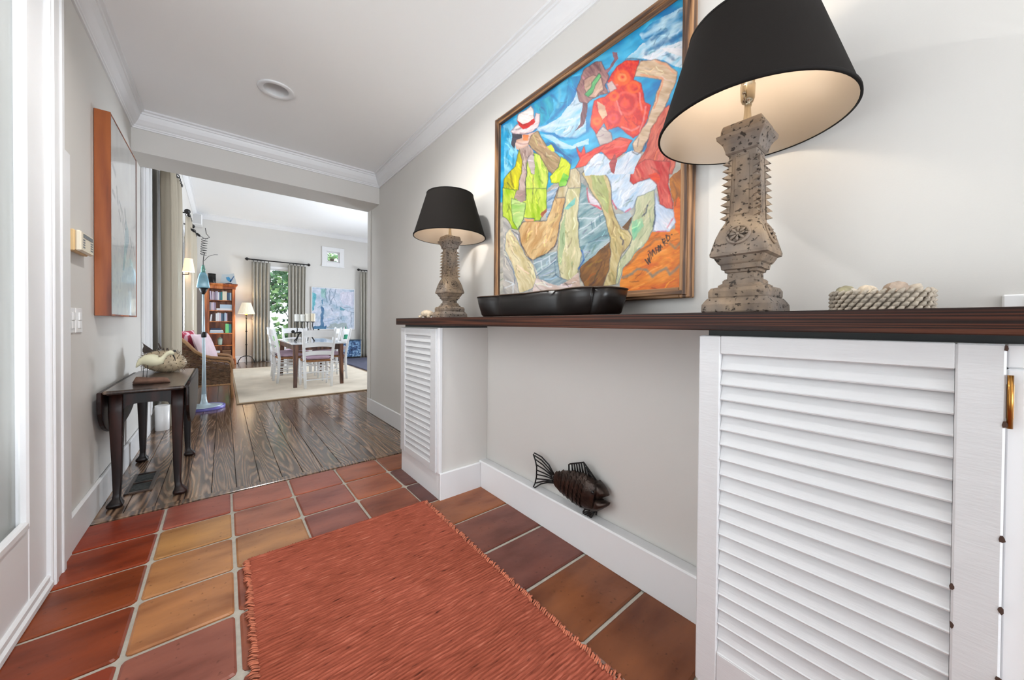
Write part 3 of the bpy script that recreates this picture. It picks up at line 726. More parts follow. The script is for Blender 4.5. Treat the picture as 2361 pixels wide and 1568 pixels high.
for r_ in range(8):
    for k in range(9):
        fx = .1+r_*.07; a = math.radians(20+k*17+(8 if r_ % 2 else 0))
        i = fx*8; i0 = int(i); w = i-i0
        p = (Vector(rings[i0][0])*(1-w)+Vector(rings[i0+1][0])*w); q = (Vector(rings[i0][8])*(1-w)+Vector(rings[i0+1][8])*w)
        mid = (p+q)/2; h = (p-q)/2; th = ([.008, .02, .032, .040, .044, .046, .045, .042, .038][i0])*(1-w)+([.008, .02, .032, .040, .044, .046, .045, .042, .038][min(8, i0+1)])*w
        c = mid+h*math.cos(a)*.985+Vector((-th*math.sin(a)*.99, 0, 0)); nrm = (h.normalized()*math.cos(a)*th*8+Vector((-math.sin(a), 0, 0))).normalized()
        tang = (Vector(fp(1400, 900))-Vector(fp(650, 690))).normalized(); side = nrm.cross(tang).normalized(); tang = side.cross(nrm)
        s_ = .0125
        vs = [c+nrm*.0004-tang*s_*.9]+[c+nrm*(.0012 if abs(j-3) > 1 else .0026)+tang*s_*.9*math.cos(math.radians(-90+30*j))+side*s_*math.sin(math.radians(-90+30*j)) for j in range(7)]
        sc_.add(vs, [(0, j+1, j+2) for j in range(6)], True)
sc_.build('scales', m_fish, body, world=True, kind='stuff')
MB().ellipsoid(Vector(fp(1300, 850))+Vector((-.042, 0, 0)), (.006, .010, .010), 12, 8).build('eye', M('eye_bead', S(40, 40, 42), .1, .4), t, world=True)
def wires(parent, name, paths, r=.0040):
    b = MB()
    for p in paths: b.tube([fp(*q) for q in p], r, 6)
    return b.build(name, m_black, parent, world=True)
wires(t, 'tail_fin', [[(640, 620), (560, 470), (450, 350), (340, 290), (325, 310), (355, 400), (375, 500), (372, 650), (350, 750), (325, 800), (345, 815), (440, 755), (540, 735), (640, 745)],
    [(345, 330), (450, 400), (560, 520), (625, 620)], [(360, 390), (470, 470), (610, 620)], [(375, 470), (490, 540), (610, 640)], [(378, 550), (500, 600), (610, 660)], [(375, 615), (500, 640), (610, 680)], [(370, 680), (500, 690), (615, 705)], [(352, 745), (480, 715), (620, 720)]])
wires(t, 'dorsal_fin', [[(862, 555), (860, 465), (880, 455), (1085, 432), (1110, 470), (1270, 700)], [(905, 460), (915, 560)], [(940, 455), (955, 565)], [(975, 450), (995, 572)], [(1010, 447), (1035, 580)], [(1045, 442), (1075, 590)], [(1085, 440), (1120, 610)], [(1120, 500), (1165, 635)], [(1150, 560), (1200, 660)]])
wires(t, 'pelvic_fin', [[(1265, 1140), (1100, 1140), (1075, 1175), (1085, 1240), (1110, 1300), (1135, 1318), (1165, 1300), (1270, 1140)], [(1250, 1140), (1085, 1190)], [(1255, 1145), (1085, 1230)], [(1260, 1150), (1100, 1270)], [(1265, 1150), (1130, 1300)], [(1285, 1130), (1270, 1220)]])
MB().tube([Vector(fp(950, 780))+Vector((.02, 0, 0)), Vector((XR-.001, fp(950, 780)[1], fp(950, 780)[2]))], .006, 8).build('wall_hook', m_black, t, world=True)

# ------------------------------------------------------------------ woven rag rug
def rug_mat():
    ma, t_, N, L, P = nt('rag_rug')
    tc = nd(N, 'ShaderNodeTexCoord'); mp = nd(N, 'ShaderNodeMapping'); mp.inputs['Scale'].default_value = (9, 85, 1)
    L.new(tc.outputs['Object'], mp.inputs['Vector'])
    n1 = nd(N, 'ShaderNodeTexNoise'); n1.inputs['Scale'].default_value = 1.6; n1.inputs['Detail'].default_value = 5; L.new(mp.outputs[0], n1.inputs['Vector'])
    r1 = ramp(N, [(.27, S(84, 42, 34)), (.36, S(146, 78, 60)), (.60, S(168, 92, 72)), (.78, S(200, 128, 106))]); L.new(n1.outputs['Fac'], r1.inputs[0])
    n2 = nd(N, 'ShaderNodeTexNoise'); n2.inputs['Scale'].default_value = 3; L.new(tc.outputs['Object'], n2.inputs['Vector'])
    r2 = ramp(N, [(.35, (.86, .78, .74, 1)), (.65, (1.06, 1.0, 1.0, 1))]); L.new(n2.outputs['Fac'], r2.inputs[0])
    mx = nd(N, 'ShaderNodeMix', data_type='RGBA', blend_type='MULTIPLY'); mx.inputs[0].default_value = 1; L.new(r1.outputs[0], mx.inputs[6]); L.new(r2.outputs[0], mx.inputs[7])
    L.new(mx.outputs[2], P.inputs['Base Color']); P.inputs['Roughness'].default_value = .95; P.inputs['Specular IOR Level'].default_value = .1
    mp3 = nd(N, 'ShaderNodeMapping'); mp3.inputs['Scale'].default_value = (60, 200, 60); L.new(tc.outputs['Object'], mp3.inputs['Vector'])
    n3 = nd(N, 'ShaderNodeTexNoise'); n3.inputs['Scale'].default_value = 1.5; L.new(mp3.outputs[0], n3.inputs['Vector'])
    b = nd(N, 'ShaderNodeBump'); b.inputs['Strength'].default_value = .6; b.inputs['Distance'].default_value = .003; L.new(n3.outputs['Fac'], b.inputs['Height']); L.new(b.outputs[0], P.inputs['Normal'])
    return ma
m_rug = rug_mat()
def vnoise(X, Y, seed=0):
    xi = np.floor(X).astype(int); yi = np.floor(Y).astype(int); xf = X-xi; yf = Y-yi
    def h(a, b_): 
        n = (a*374761393+b_*668265263+seed*974634777) & 0x7fffffff; n = ((n ^ (n >> 13))*1274126177) & 0x7fffffff
        return ((n ^ (n >> 16)) & 0xffff)/65535.0
    u = xf*xf*(3-2*xf); v = yf*yf*(3-2*yf)
    return (h(xi, yi)*(1-u)+h(xi+1, yi)*u)*(1-v)+(h(xi, yi+1)*(1-u)+h(xi+1, yi+1)*u)*v
def grid_mesh(name, P3, nx, ny, cols=None):
    me = bpy.data.meshes.new(name)
    idx = np.arange(nx*ny).reshape(ny, nx)
    F = np.stack([idx[:-1, :-1], idx[:-1, 1:], idx[1:, 1:], idx[1:, :-1]], -1).reshape(-1, 4)
    me.vertices.add(nx*ny); me.vertices.foreach_set('co', P3.reshape(-1).astype(np.float32))
    me.loops.add(F.size); me.loops.foreach_set('vertex_index', F.reshape(-1).astype(np.int32))
    me.polygons.add(len(F)); me.polygons.foreach_set('loop_start', (np.arange(len(F))*4).astype(np.int32)); me.polygons.foreach_set('loop_total', np.full(len(F), 4, np.int32))
    me.update(calc_edges=True); me.validate()
    me.polygons.foreach_set('use_smooth', [True]*len(me.polygons))
    if cols is not None:
        a = me.color_attributes.new('paint', 'FLOAT_COLOR', 'POINT')
        c4 = np.ones((nx*ny, 4), np.float32); c4[:, :3] = cols.reshape(-1, 3); a.data.foreach_set('color', c4.reshape(-1))
    return me
RX0, RX1, RY0, RY1 = .072, .938, -.25, 1.985
rug = thing('rag_rug', 'rust coloured ribbed rag rug lying on the terracotta tiles', 'rug', (.505, .87, .004), -.012)
nx, ny = 110, 1080
gx = np.linspace(RX0-.505, RX1-.505, nx); gy = np.linspace(RY0-.87, RY1-.87, ny)
GX, GY = np.meshgrid(gx, gy)
wob = (vnoise(GX*9, GY*6, 3)-.5)*.010+(vnoise(GX*30, GY*25, 4)-.5)*.004
ph = (GY+wob)/.0128
rowi = np.floor(ph)
amp = .0034+.0040*vnoise(rowi*7.3, GX*14, 5)
GZ = .006+amp*np.abs(np.sin(math.pi*ph))**.7+(vnoise(GX*40, GY*90, 8)-.5)*.003
edge = np.minimum(np.minimum(gx-gx[0], gx[-1]-gx)/.012, 1)[None, :]; GZ = GZ*(.5+.5*edge)
GXw = GX+(np.sign(GX)*(np.abs(GX)/.433)**6)*((vnoise(GY*16, GX*0, 6)-.5)*.012)
me = grid_mesh('weave', np.stack([GXw, GY, GZ], -1), nx, ny); me.materials.append(m_rug)
o = bpy.data.objects.new('weave', me); COL.objects.link(o); o.parent = rug
m_fringe = M('rug_fringe', S(192, 112, 84), .95, var=.3, vs=40)
for s in (-1, 1):
    b = MB(); y = RY0-.87+.01; rr = random.Random(5+s)
    while y < RY1-.87-.005:
        x = s*.430+rr.uniform(-.004, .004); dx = s*rr.uniform(.006, .022)
        b.tube([(x-s*.006, y, .008), (x+dx*.5, y+rr.uniform(0, .006), .013), (x+dx, y+.008, .007), (x+dx*.5, y+.014, .004)], [.003, .0035, .003, .002], 5)
        y += rr.uniform(.006, .010)
    b.build('selvedge', m_fringe, rug, kind='stuff')
b = MB(); x = -.43; rr = random.Random(11)
b.tube([(-.432+i*.0144, RY1-.87+.001*math.sin(i), .008) for i in range(61)], .007, 8)
while x < .43:
    b.tube([(x, RY1-.87, .010), (x+.004, RY1-.87+rr.uniform(.006, .013), .010), (x+.008, RY1-.87+.002, .004)], [.003, .003, .002], 5); x += rr.uniform(.007, .012)
b.build('end_hem', m_rug, rug, kind='stuff')
# ------------------------------------------------------------------ painted canvases (colour attribute on a fine grid)
def inside(U, V, poly):
    p = np.asarray(poly, float); r = np.zeros(U.shape, bool); n = len(p)
    for i in range(n):
        (x0, y0), (x1, y1) = p[i], p[(i+1) % n]
        if y0 == y1: continue
        c = ((y0 > V) != (y1 > V)) & (U < (x1-x0)*(V-y0)/(y1-y0)+x0); r ^= c
    return r
def dist_poly(U, V, pts, closed=False):
    p = np.asarray(pts, float); d = np.full(U.shape, 1e9); n = len(p)
    for i in range(n if closed else n-1):
        a, b = p[i], p[(i+1) % n]; ab = b-a; L2 = max((ab**2).sum(), 1e-9)
        t = np.clip(((U-a[0])*ab[0]+(V-a[1])*ab[1])/L2, 0, 1)
        d = np.minimum(d, np.hypot(U-a[0]-t*ab[0], V-a[1]-t*ab[1]))
    return d
def rgb(c): return np.array(S(*c)[:3])
class Canvas:
    def __init__(s, U, V, base): s.U = U; s.V = V; s.C = np.tile(rgb(base), U.shape+(1,)).astype(float); s.k = 0
    def sub(s, poly, pad):
        p = np.asarray(poly, float); return np.nonzero((s.U > p[:, 0].min()-pad) & (s.U < p[:, 0].max()+pad) & (s.V > p[:, 1].min()-pad) & (s.V < p[:, 1].max()+pad))
    def fill(s, poly, c, c2=None, ang=0, fx=.12, fy=.02, out=None, ow=1.25, oa=.8, soft=0, strokes=True):
        s.k += 1; ix = s.sub(poly, 4); U, V = s.U[ix], s.V[ix]
        if not len(U): return
        m = inside(U, V, poly).astype(float)
        ca, sa = math.cos(ang), math.sin(ang); A = U*ca+V*sa; B = -U*sa+V*ca
        B = B+4*vnoise(A*.04, B*.04, s.k+3); n = vnoise(A*fy*1.6+500, B*fx*.8+500, s.k)*.5+vnoise(A*fy*4+90, B*fx*1.7+90, s.k+50)*.3+vnoise(A*.07, B*.07, s.k+70)*.2
        c2 = c2 if c2 is not None else tuple(min(255, x*1.18+12) for x in c)
        w = np.clip((n-.25)*2.0, 0, 1)[:, None]; col = rgb(c)*(1-w)+rgb(c2)*w
        col = col*(.90+.20*vnoise(A*fy*6, B*fx*4, s.k+9))[:, None]
        s.C[ix] = s.C[ix]*(1-m[:, None])+col*m[:, None]
        if strokes:
            rr = random.Random(s.k); p = np.asarray(poly, float); sel = np.nonzero(m > .5)[0]
            for _ in range(min(26, int(len(sel)/260))):
                i = sel[rr.randrange(len(sel))]; u0, v0 = U[i], V[i]; L_ = rr.uniform(5, 16); a_ = ang+rr.uniform(-.5, .5); f = rr.choice((.62, .78, 1.1, 1.2))
                cc = tuple(max(0, min(255, x*f+rr.uniform(-16, 16))) for x in (c if f < 1 else c2)); q = rr.uniform(-4, 4)
                pts = [(u0-L_*math.cos(a_), v0-L_*math.sin(a_)), (u0-q*math.sin(a_), v0+q*math.cos(a_)), (u0+L_*math.cos(a_), v0+L_*math.sin(a_))]
                ok = inside(np.array([w_[0] for w_ in pts]), np.array([w_[1] for w_ in pts]), poly)
                if ok.all(): s.line(pts, cc, rr.uniform(.9, 2.0), .65)
        if out is not None: s.line(list(poly)+[poly[0]], out, ow, oa)
    def line(s, pts, c, w=1.0, a=.9):
        s.k += 1; ix = s.sub(pts, w*2+2); U, V = s.U[ix], s.V[ix]
        if not len(U): return
        d = dist_poly(U, V, pts); k = (np.clip(1.3-d/w*.9, 0, 1)*a*(.55+.45*vnoise(U*.15, V*.15, s.k)))[:, None]
        s.C[ix] = s.C[ix]*(1-k)+rgb(c)*k
def T(off, sc, pts): return [(off[0]+x/sc, off[1]+y/sc) for x, y in pts]
A_ = lambda *p: T((1150, 200), 6.27, p)
B_ = lambda *p: T((1310, 100), 5.2267, p)
C_ = lambda *p: T((1150, 440), 6.27, p)
D_ = lambda *p: T((1330, 380), 4.9, p)
PX = 1.378
PY0, PY1, PZ0, PZ1 = .640, 1.806, 1.245, 2.375
nx, ny = 560, 480
gy = np.linspace(PY1, PY0, nx); gz = np.linspace(PZ0, PZ1, ny)
GY, GZ = np.meshgrid(gy, gz)
Pw = np.stack([np.full_like(GY, PX), GY, GZ], -1)
U, V = project(Pw)
Uw = U+(vnoise(U*.06, V*.06, 1)-.5)*3.2+(vnoise(U*.3, V*.3, 11)-.5)*1.2; Vw = V+(vnoise(U*.06+40, V*.06, 2)-.5)*3.2+(vnoise(U*.3+9, V*.3, 12)-.5)*1.2
cv = Canvas(Uw, Vw, (40, 140, 188))
INK = (34, 38, 60)
# swirling sky
cv.fill([(1140, 720), (1140, -60), (1620, -60), (1620, 720)], (22, 120, 172), (96, 178, 212), ang=-.55, fx=.06, fy=.012)
cv.fill(A_((60, 560), (300, 420), (330, 620), (200, 700), (280, 980), (230, 1170), (80, 1300)), (60, 150, 190), (150, 200, 222), ang=1.2, fx=.09)
cv.fill(A_((500, 270), (760, 110), (800, 330), (720, 470), (600, 560), (590, 400)), (28, 128, 172), (80, 165, 185), ang=1.3, fx=.1)
cv.fill(A_((520, 640), (700, 540), (900, 440), (1020, 250), (1100, 0), (1254, 0), (1254, 650), (1100, 745), (900, 735), (800, 665), (650, 655)), (142, 190, 214), (206, 216, 228), ang=-.75, fx=.14, fy=.02)
cv.fill(A_((560, 690), (760, 690), (900, 790), (1060, 850), (1300, 740), (1300, 830), (1060, 900), (880, 885), (800, 810), (680, 740)), (120, 186, 212), (190, 214, 226), ang=.4, fx=.16)
for pts, c in ((A_((620, 640), (800, 700), (960, 760), (1120, 740), (1280, 640)), (14, 100, 160)), (A_((700, 830), (860, 850), (960, 960), (1060, 1010)), (10, 74, 124)), (A_((760, 120), (880, 260), (820, 420), (700, 520)), (12, 96, 152)), (A_((1010, 0), (960, 260), (840, 420)), (10, 92, 150)),
               (A_((560, 600), (760, 560), (960, 560), (1100, 470)), (214, 226, 234)), (A_((880, 30), (860, 300)), (120, 186, 208))):
    cv.line(pts, c, 3.6, .75)
cv.fill(A_((700, 780), (820, 850), (960, 970), (1060, 1060), (1040, 1180), (930, 980), (820, 940)), (10, 70, 122), (24, 110, 160))
cv.fill(B_((0, 420), (150, 380), (110, 560), (60, 700), (0, 760)), (16, 104, 164), (60, 150, 190), ang=1.2)
cv.fill(B_((690, 190), (900, 0), (1500, -80), (1500, 300), (1330, 290), (1150, 205), (870, 185)), (150, 196, 216), (224, 226, 230), ang=-.6, fx=.14)
cv.fill(B_((860, -120), (1020, -260), (1500, -500), (1500, -60), (1150, 40), (950, 40)), (30, 126, 176), (186, 212, 224), ang=-.6, fx=.12)
for pts in (B_((940, 130), (960, 80), (1100, 0), (1190, -60)), B_((1190, 130), (1270, 185)), B_((1040, 60), (1300, -80)), B_((1240, -20), (1390, -110)), B_((1000, -40), (1180, -160))): cv.line(pts, (16, 86, 134), 4.2, .8)
cv.fill(B_((1100, 60), (1400, 60), (1380, 160), (1200, 110)), (224, 222, 224), (236, 232, 232))
# lower left: boat, rail, planks
cv.fill([(1140, 470), (1250, 450), (1300, 400), (1400, 360), (1620, 330), (1620, 730), (1140, 730)], (150, 150, 146), (196, 190, 178), ang=-.5, fx=.12)
cv.fill(C_((60, 370), (140, 430), (290, 620), (480, 1000), (560, 1240), (560, 1500), (60, 1500)), (150, 148, 146), (196, 190, 184), ang=.8, fx=.2)
cv.fill(C_((480, 980), (860, 860), (880, 1250), (990, 1300), (850, 1380), (600, 1290)), (128, 148, 156), (170, 182, 186), ang=-.5, fx=.2)
cv.fill(C_((690, 30), (860, -60), (780, 330), (690, 430), (680, 240)), (120, 150, 178), (206, 212, 218), ang=-.4, fx=.25)
cv.fill(D_((0, 150), (130, 280), (300, 540), (385, 830), (60, 1150), (-20, 1200)), (112, 142, 148), (172, 188, 190), ang=-.6, fx=.2)
for p in (D_((20, 440), (250, 430)), D_((15, 600), (190, 615), (300, 555)), D_((30, 735), (210, 625)), D_((55, 830), (320, 640)), D_((205, 620), (215, 690)), C_((500, 1060), (620, 1010), (830, 880)), C_((540, 1210), (640, 1150), (830, 990)), C_((610, 1010), (630, 1130)), C_((730, 940), (745, 1060)), C_((90, 1290), (220, 1340), (90, 1400)), C_((200, 1330), (200, 1480)), D_((60, 1150), (370, 860))):
    cv.line(p, (220, 226, 230), 1.5, .85)
for p in (C_((550, 1220), (830, 1010)), C_((100, 950), (220, 1180), (230, 1340)), D_((130, 880), (210, 845)), C_((700, 160), (780, 100)), C_((810, 1030), (820, 1220), (910, 1270)), D_((260, 560), (270, 640)), D_((170, 640), (180, 720))): cv.line(p, (60, 92, 120), 1.1, .8)
cv.fill(D_((40, 1160), (375, 865), (390, 1120), (310, 1370), (100, 1400), (40, 1260)), (92, 62, 40), (140, 98, 58), ang=-.8, fx=.2, out=(50, 32, 28))
# ochre ground at the lower corner
cv.fill(D_((470, 1450), (520, 1180), (600, 1060), (730, 940), (850, 760), (1110, 720), (1110, 480), (1040, 200), (1220, 20), (1220, 1460)), (196, 100, 42), (226, 148, 84), ang=-.35, fx=.12)
cv.fill(D_((1040, 170), (1230, -20), (1230, 330), (1130, 420), (1100, 470), (1060, 280)), (150, 92, 50), (190, 122, 66), ang=1.0)
cv.fill(D_((1090, 420), (1160, 360), (1195, 600), (1190, 830), (1110, 730)), (206, 98, 36), (232, 130, 60))
for p, c, w in ((D_((520, 1275), (620, 1230), (680, 1170), (780, 1190), (850, 1262), (930, 1200), (1010, 1160), (1050, 1235), (1140, 1160), (1200, 1110)), (74, 116, 112), 3.4), (D_((1050, 895), (1110, 945), (1200, 845)), (126, 116, 92), 3.4), (D_((560, 1130), (650, 1050), (730, 970), (820, 910), (880, 840), (960, 830)), (110, 78, 60), 3.2), (D_((1080, 190), (1140, 320), (1110, 460)), (110, 72, 44), 2), (D_((600, 1320), (700, 1310)), (110, 60, 30), 1.4), (D_((850, 1390), (910, 1415)), (100, 56, 30), 1.4), (D_((780, 1240), (900, 1160)), (236, 170, 112), 1.6), (D_((620, 1400), (760, 1340)), (236, 160, 96), 1.8), (D_((880, 1010), (1000, 960)), (236, 166, 108), 2)):
    cv.line(p, c, w, .85)
# woman: white petticoat, legs
cv.fill(D_((90, -10), (640, -60), (600, 200), (720, 190), (860, 140), (910, 230), (870, 300), (690, 365), (640, 480), (560, 545), (470, 500), (400, 430), (385, 200), (330, 100), (220, 20)), (176, 200, 222), (224, 226, 232), ang=-.9, fx=.14, out=(120, 140, 170))
cv.fill(D_((440, 560), (600, 540), (632, 580), (510, 705), (455, 650)), (150, 166, 174), (190, 200, 206))
cv.fill(D_((510, 705), (632, 580), (600, 720), (560, 745)), (92, 66, 44), (116, 84, 54))
cv.fill(D_((125, 290), (250, 430), (280, 520), (200, 470), (130, 400)), (206, 190, 200), (222, 214, 220))
for p in (D_((110, 260), (135, 420)), D_((150, 440), (270, 500)), D_((400, 400), (450, 500)), D_((550, 530), (600, 500)), D_((220, 460), (260, 490))): cv.line(p, (200, 60, 84), 2, .8)
cv.fill(D_((890, 320), (930, 440), (1090, 490), (1112, 650), (1050, 745), (865, 745), (882, 560)), (186, 202, 224), (224, 226, 234), ang=.8, fx=.16, out=(150, 160, 190))
for p in (D_((1090, 600), (1020, 710)), D_((900, 750), (1000, 740))): cv.line(p, (206, 74, 96), 1.8, .8)
cv.fill(D_((690, 365), (870, 290), (882, 520), (862, 720), (800, 850), (640, 1020), (520, 1170), (470, 1345), (435, 1345), (450, 1220), (480, 1080), (600, 920), (625, 830), (580, 730), (650, 560), (655, 480)), (168, 176, 142), (206, 202, 172), ang=1.9, fx=.16, out=(90, 110, 116))
cv.fill(D_((620, 640), (740, 600), (760, 680), (640, 860), (620, 800)), (120, 186, 150), (170, 196, 160), ang=2)
cv.fill(D_((55, 100), (110, 20), (190, 15), (280, 60), (360, 150), (392, 280), (392, 430), (440, 600), (500, 722), (570, 738), (622, 820), (600, 900), (500, 1010), (450, 1200), (440, 1350), (295, 1375), (370, 1180), (382, 1000), (370, 820), (330, 620), (250, 440), (150, 270)), (178, 158, 112), (208, 192, 152), ang=1.25, fx=.16, out=(70, 74, 84))
cv.fill(D_((150, 120), (300, 110), (360, 300), (360, 560), (300, 500), (190, 280)), (160, 166, 112), (182, 184, 140), ang=1.2)
for p in (D_((495, 810), (530, 850), (515, 900)), D_((800, 460), (780, 540), (740, 580)), D_((880, 480), (880, 620), (862, 700))): cv.line(p, (24, 44, 80), 1.8, .9)
# red skirt (both sides), white hand frill
cv.fill(B_((1225, 740), (1150, 780), (1010, 960), (970, 1120), (950, 1250), (870, 1380), (780, 1580), (1260, 1580), (1300, 1400), (1300, 1000)), (176, 72, 64), (212, 120, 104), ang=-1.1, fx=.2, out=(120, 40, 44))
cv.fill(D_((600, 190), (620, 60), (760, -60), (1060, -40), (1030, 220), (1070, 350), (1090, 500), (1000, 490), (940, 440), (900, 230), (830, 140), (720, 185), (640, 225)), (188, 52, 54), (214, 116, 106), ang=1.2, fx=.2, out=(110, 34, 40))
cv.fill(D_((800, 110), (900, 90), (940, 150), (920, 220), (860, 170)), (206, 66, 44), (222, 92, 62))
cv.fill(B_((180, 1500), (340, 1310), (450, 1340), (510, 1420), (560, 1430), (700, 1330), (780, 1290), (880, 1320), (790, 1568), (200, 1590)), (184, 204, 222), (226, 226, 232), ang=-.9, fx=.16)
cv.fill(B_((100, 1250), (160, 1320), (190, 1240), (220, 1330), (300, 1270), (460, 1200), (640, 1130), (770, 1165), (700, 1300), (560, 1400), (500, 1390), (400, 1300), (330, 1330), (210, 1480), (80, 1500), (140, 1400)), (196, 46, 50), (224, 106, 92), ang=-.4, fx=.14, out=(110, 30, 40))
cv.fill(B_((500, 1440), (560, 1320), (590, 1400), (560, 1568), (520, 1540)), (120, 36, 44), (180, 90, 90))
# torso: hair, face, blouse
cv.fill(B_((330, 1090), (420, 1000), (520, 1080), (535, 1180), (390, 1225)), (176, 160, 156), (208, 196, 190), out=(90, 60, 70))
cv.fill(B_((470, 450), (600, 270), (680, 205), (865, 205), (830, 290), (790, 440), (875, 480), (930, 700), (1005, 740), (960, 900), (870, 1080), (780, 1140), (700, 1090), (600, 1005), (480, 1050), (425, 960), (340, 1095), (265, 1000), (290, 830), (320, 690), (440, 650), (520, 560)), (190, 38, 48), (224, 92, 70), ang=.9, fx=.16, fy=.06, out=(110, 22, 36))
for c0, r0, col in (((700, 720), 130, (226, 110, 100)), ((700, 720), 80, (178, 30, 56)), ((690, 730), 40, (224, 90, 84)), ((650, 410), 80, (236, 120, 60)), ((650, 410), 40, (240, 166, 110)), ((345, 940), 65, (226, 92, 56)), ((345, 940), 35, (236, 132, 84)), ((540, 900), 80, (176, 36, 62)), ((540, 910), 45, (220, 96, 100)), ((790, 530), 60, (236, 116, 62)), ((550, 640), 46, (236, 122, 66))):
    n = 22; cv.line(B_(*[(c0[0]+r0*math.cos(2*math.pi*i/n*1.15), c0[1]+r0*math.sin(2*math.pi*i/n*1.15)) for i in range(n+1)]), col, 3.6, .8)
for p in (B_((940, 760), (900, 940), (860, 1060)), B_((860, 600), (890, 800)), B_((480, 560), (590, 500)), B_((590, 700), (640, 860)), B_((640, 1010), (760, 1050), (850, 1000))): cv.line(p, (232, 160, 156), 2.2, .7)
cv.fill(B_((355, 700), (450, 760), (470, 860), (410, 920), (370, 840)), (196, 150, 130), (222, 190, 160))
cv.fill(B_((460, 480), (530, 455), (585, 550), (500, 590)), (200, 176, 172), (226, 208, 204), out=(140, 90, 90))
cv.fill(B_((100, 560), (160, 380), (200, 300), (330, 225), (400, 225), (450, 320), (495, 390), (440, 500), (480, 600), (300, 665), (230, 725), (140, 705)), (104, 66, 70), (168, 126, 122), ang=1.0, fx=.25, out=(46, 26, 40))
cv.fill(B_((185, 440), (300, 375), (400, 410), (430, 560), (330, 652), (240, 640), (200, 540)), (166, 128, 116), (200, 168, 148), ang=-.9, out=(80, 50, 54))
cv.fill(B_((290, 470), (372, 362), (402, 390), (330, 500), (292, 580), (242, 645), (205, 612), (262, 540)), (56, 140, 84), (128, 190, 128), ang=-.9, out=(20, 60, 50))
cv.line(B_((322, 610), (368, 560)), (226, 190, 176), 2.2, .9)
cv.fill(B_((180, 700), (235, 715), (222, 880), (185, 980), (80, 1052), (140, 970), (150, 860)), (74, 40, 52), (120, 76, 84), ang=1.3, fx=.3)
cv.fill(B_((440, 330), (500, 285), (560, 190), (530, 110), (590, 112), (602, 180), (565, 245), (480, 365)), (110, 70, 84), (160, 118, 124))
# raised arm
cv.fill(B_((800, 400), (830, 290), (880, 215), (1050, 195), (1200, 245), (1315, 340), (1290, 480), (1200, 700), (1100, 880), (1000, 1020), (960, 1160), (870, 1325), (790, 1300), (778, 1200), (850, 1100), (950, 950), (1030, 740), (1080, 560), (1130, 445), (960, 415)), (186, 158, 130), (222, 198, 176), ang=.2, fx=.18, out=(120, 80, 70))
for p, c in ((B_((870, 380), (1000, 400), (1150, 425), (1110, 560), (1040, 780)), (222, 126, 90)), (B_((1060, 215), (1190, 270), (1290, 360)), (226, 150, 120)), (B_((960, 1160), (930, 1250), (830, 1340), (770, 1310)), INK), (B_((690, 190), (800, 180), (900, 205)), INK), (B_((850, 1150), (830, 1240)), (120, 100, 96))): cv.line(p, c, 1.8, .85)
# man: head, hat, shirt, arm, trousers
cv.fill(A_((225, 760), (330, 690), (420, 680), (560, 640), (600, 720), (500, 760), (420, 860), (330, 925), (250, 905)), (190, 152, 132), (222, 196, 186))
cv.fill(A_((185, 668), (330, 668), (325, 740), (250, 765), (225, 905), (180, 840)), (34, 34, 44), (70, 66, 76))
cv.fill(A_((340, 690), (430, 690), (412, 780), (350, 772)), (196, 110, 72), (214, 140, 100))
cv.fill(A_((300, 900), (420, 850), (480, 900), (520, 980), (525, 1250), (420, 1500), (330, 1590), (270, 1590), (320, 1250), (320, 1050)), (150, 128, 120), (196, 176, 168), ang=1.4, fx=.2)
cv.fill(A_((70, 1330), (230, 1160), (270, 1000), (300, 900), (335, 1050), (320, 1250), (290, 1420), (260, 1600), (70, 1600)), (164, 160, 28), (206, 196, 70), ang=1.2, fx=.16, out=(60, 70, 40))
cv.fill(A_((510, 960), (600, 985), (720, 1200), (722, 1330), (680, 1600), (385, 1600), (405, 1120), (430, 1050), (470, 1250), (512, 1260)), (146, 180, 70), (206, 214, 120), ang=1.4, fx=.18, out=(60, 76, 60))
cv.fill(A_((420, 1050), (470, 980), (515, 990), (515, 1260), (465, 1240)), (176, 160, 158), (206, 196, 192))
cv.fill(A_((470, 700), (560, 640), (620, 740), (690, 860), (895, 1020), (860, 1160), (790, 1265), (715, 1200), (600, 1000), (480, 900), (420, 830)), (146, 122, 92), (184, 158, 126), ang=.8, fx=.2, out=(70, 56, 60))
cv.fill(A_((690, 870), (755, 845), (805, 900), (810, 950), (760, 930)), (190, 204, 66), (216, 222, 110))
cv.fill(A_((745, 1300), (860, 1170), (900, 1005), (965, 1035), (1035, 1120), (1025, 1280), (960, 1435), (880, 1435), (860, 1385), (765, 1395)), (182, 196, 44), (216, 222, 104), ang=-1.0, fx=.2, out=(70, 100, 50))
cv.fill(A_((870, 1380), (950, 1250), (1020, 1290), (960, 1440), (885, 1445)), (110, 180, 70), (160, 206, 110))
cv.fill(A_((165, 645), (270, 540), (400, 605), (510, 505), (540, 385), (592, 392), (590, 500), (560, 580), (480, 650), (360, 682), (200, 672)), (206, 184, 186), (232, 222, 220), ang=-.4, fx=.2, out=(120, 100, 110))
cv.fill(A_((268, 480), (290, 400), (380, 335), (460, 275), (502, 340), (515, 480), (440, 560), (340, 570), (280, 540)), (212, 198, 192), (236, 230, 226), out=(130, 110, 110))
cv.fill(A_((265, 485), (340, 540), (420, 530), (510, 448), (518, 510), (430, 592), (350, 607), (288, 562)), (170, 36, 40), (210, 76, 70))
cv.fill(C_((60, -40), (260, -20), (230, 110), (390, 130), (390, -40), (700, -40), (692, 250), (600, 425), (530, 430), (535, 600), (488, 645), (510, 400), (360, 380), (320, 500), (270, 562), (190, 540), (130, 430), (60, 370)), (146, 178, 62), (200, 212, 110), ang=1.4, fx=.18, out=(56, 80, 60))
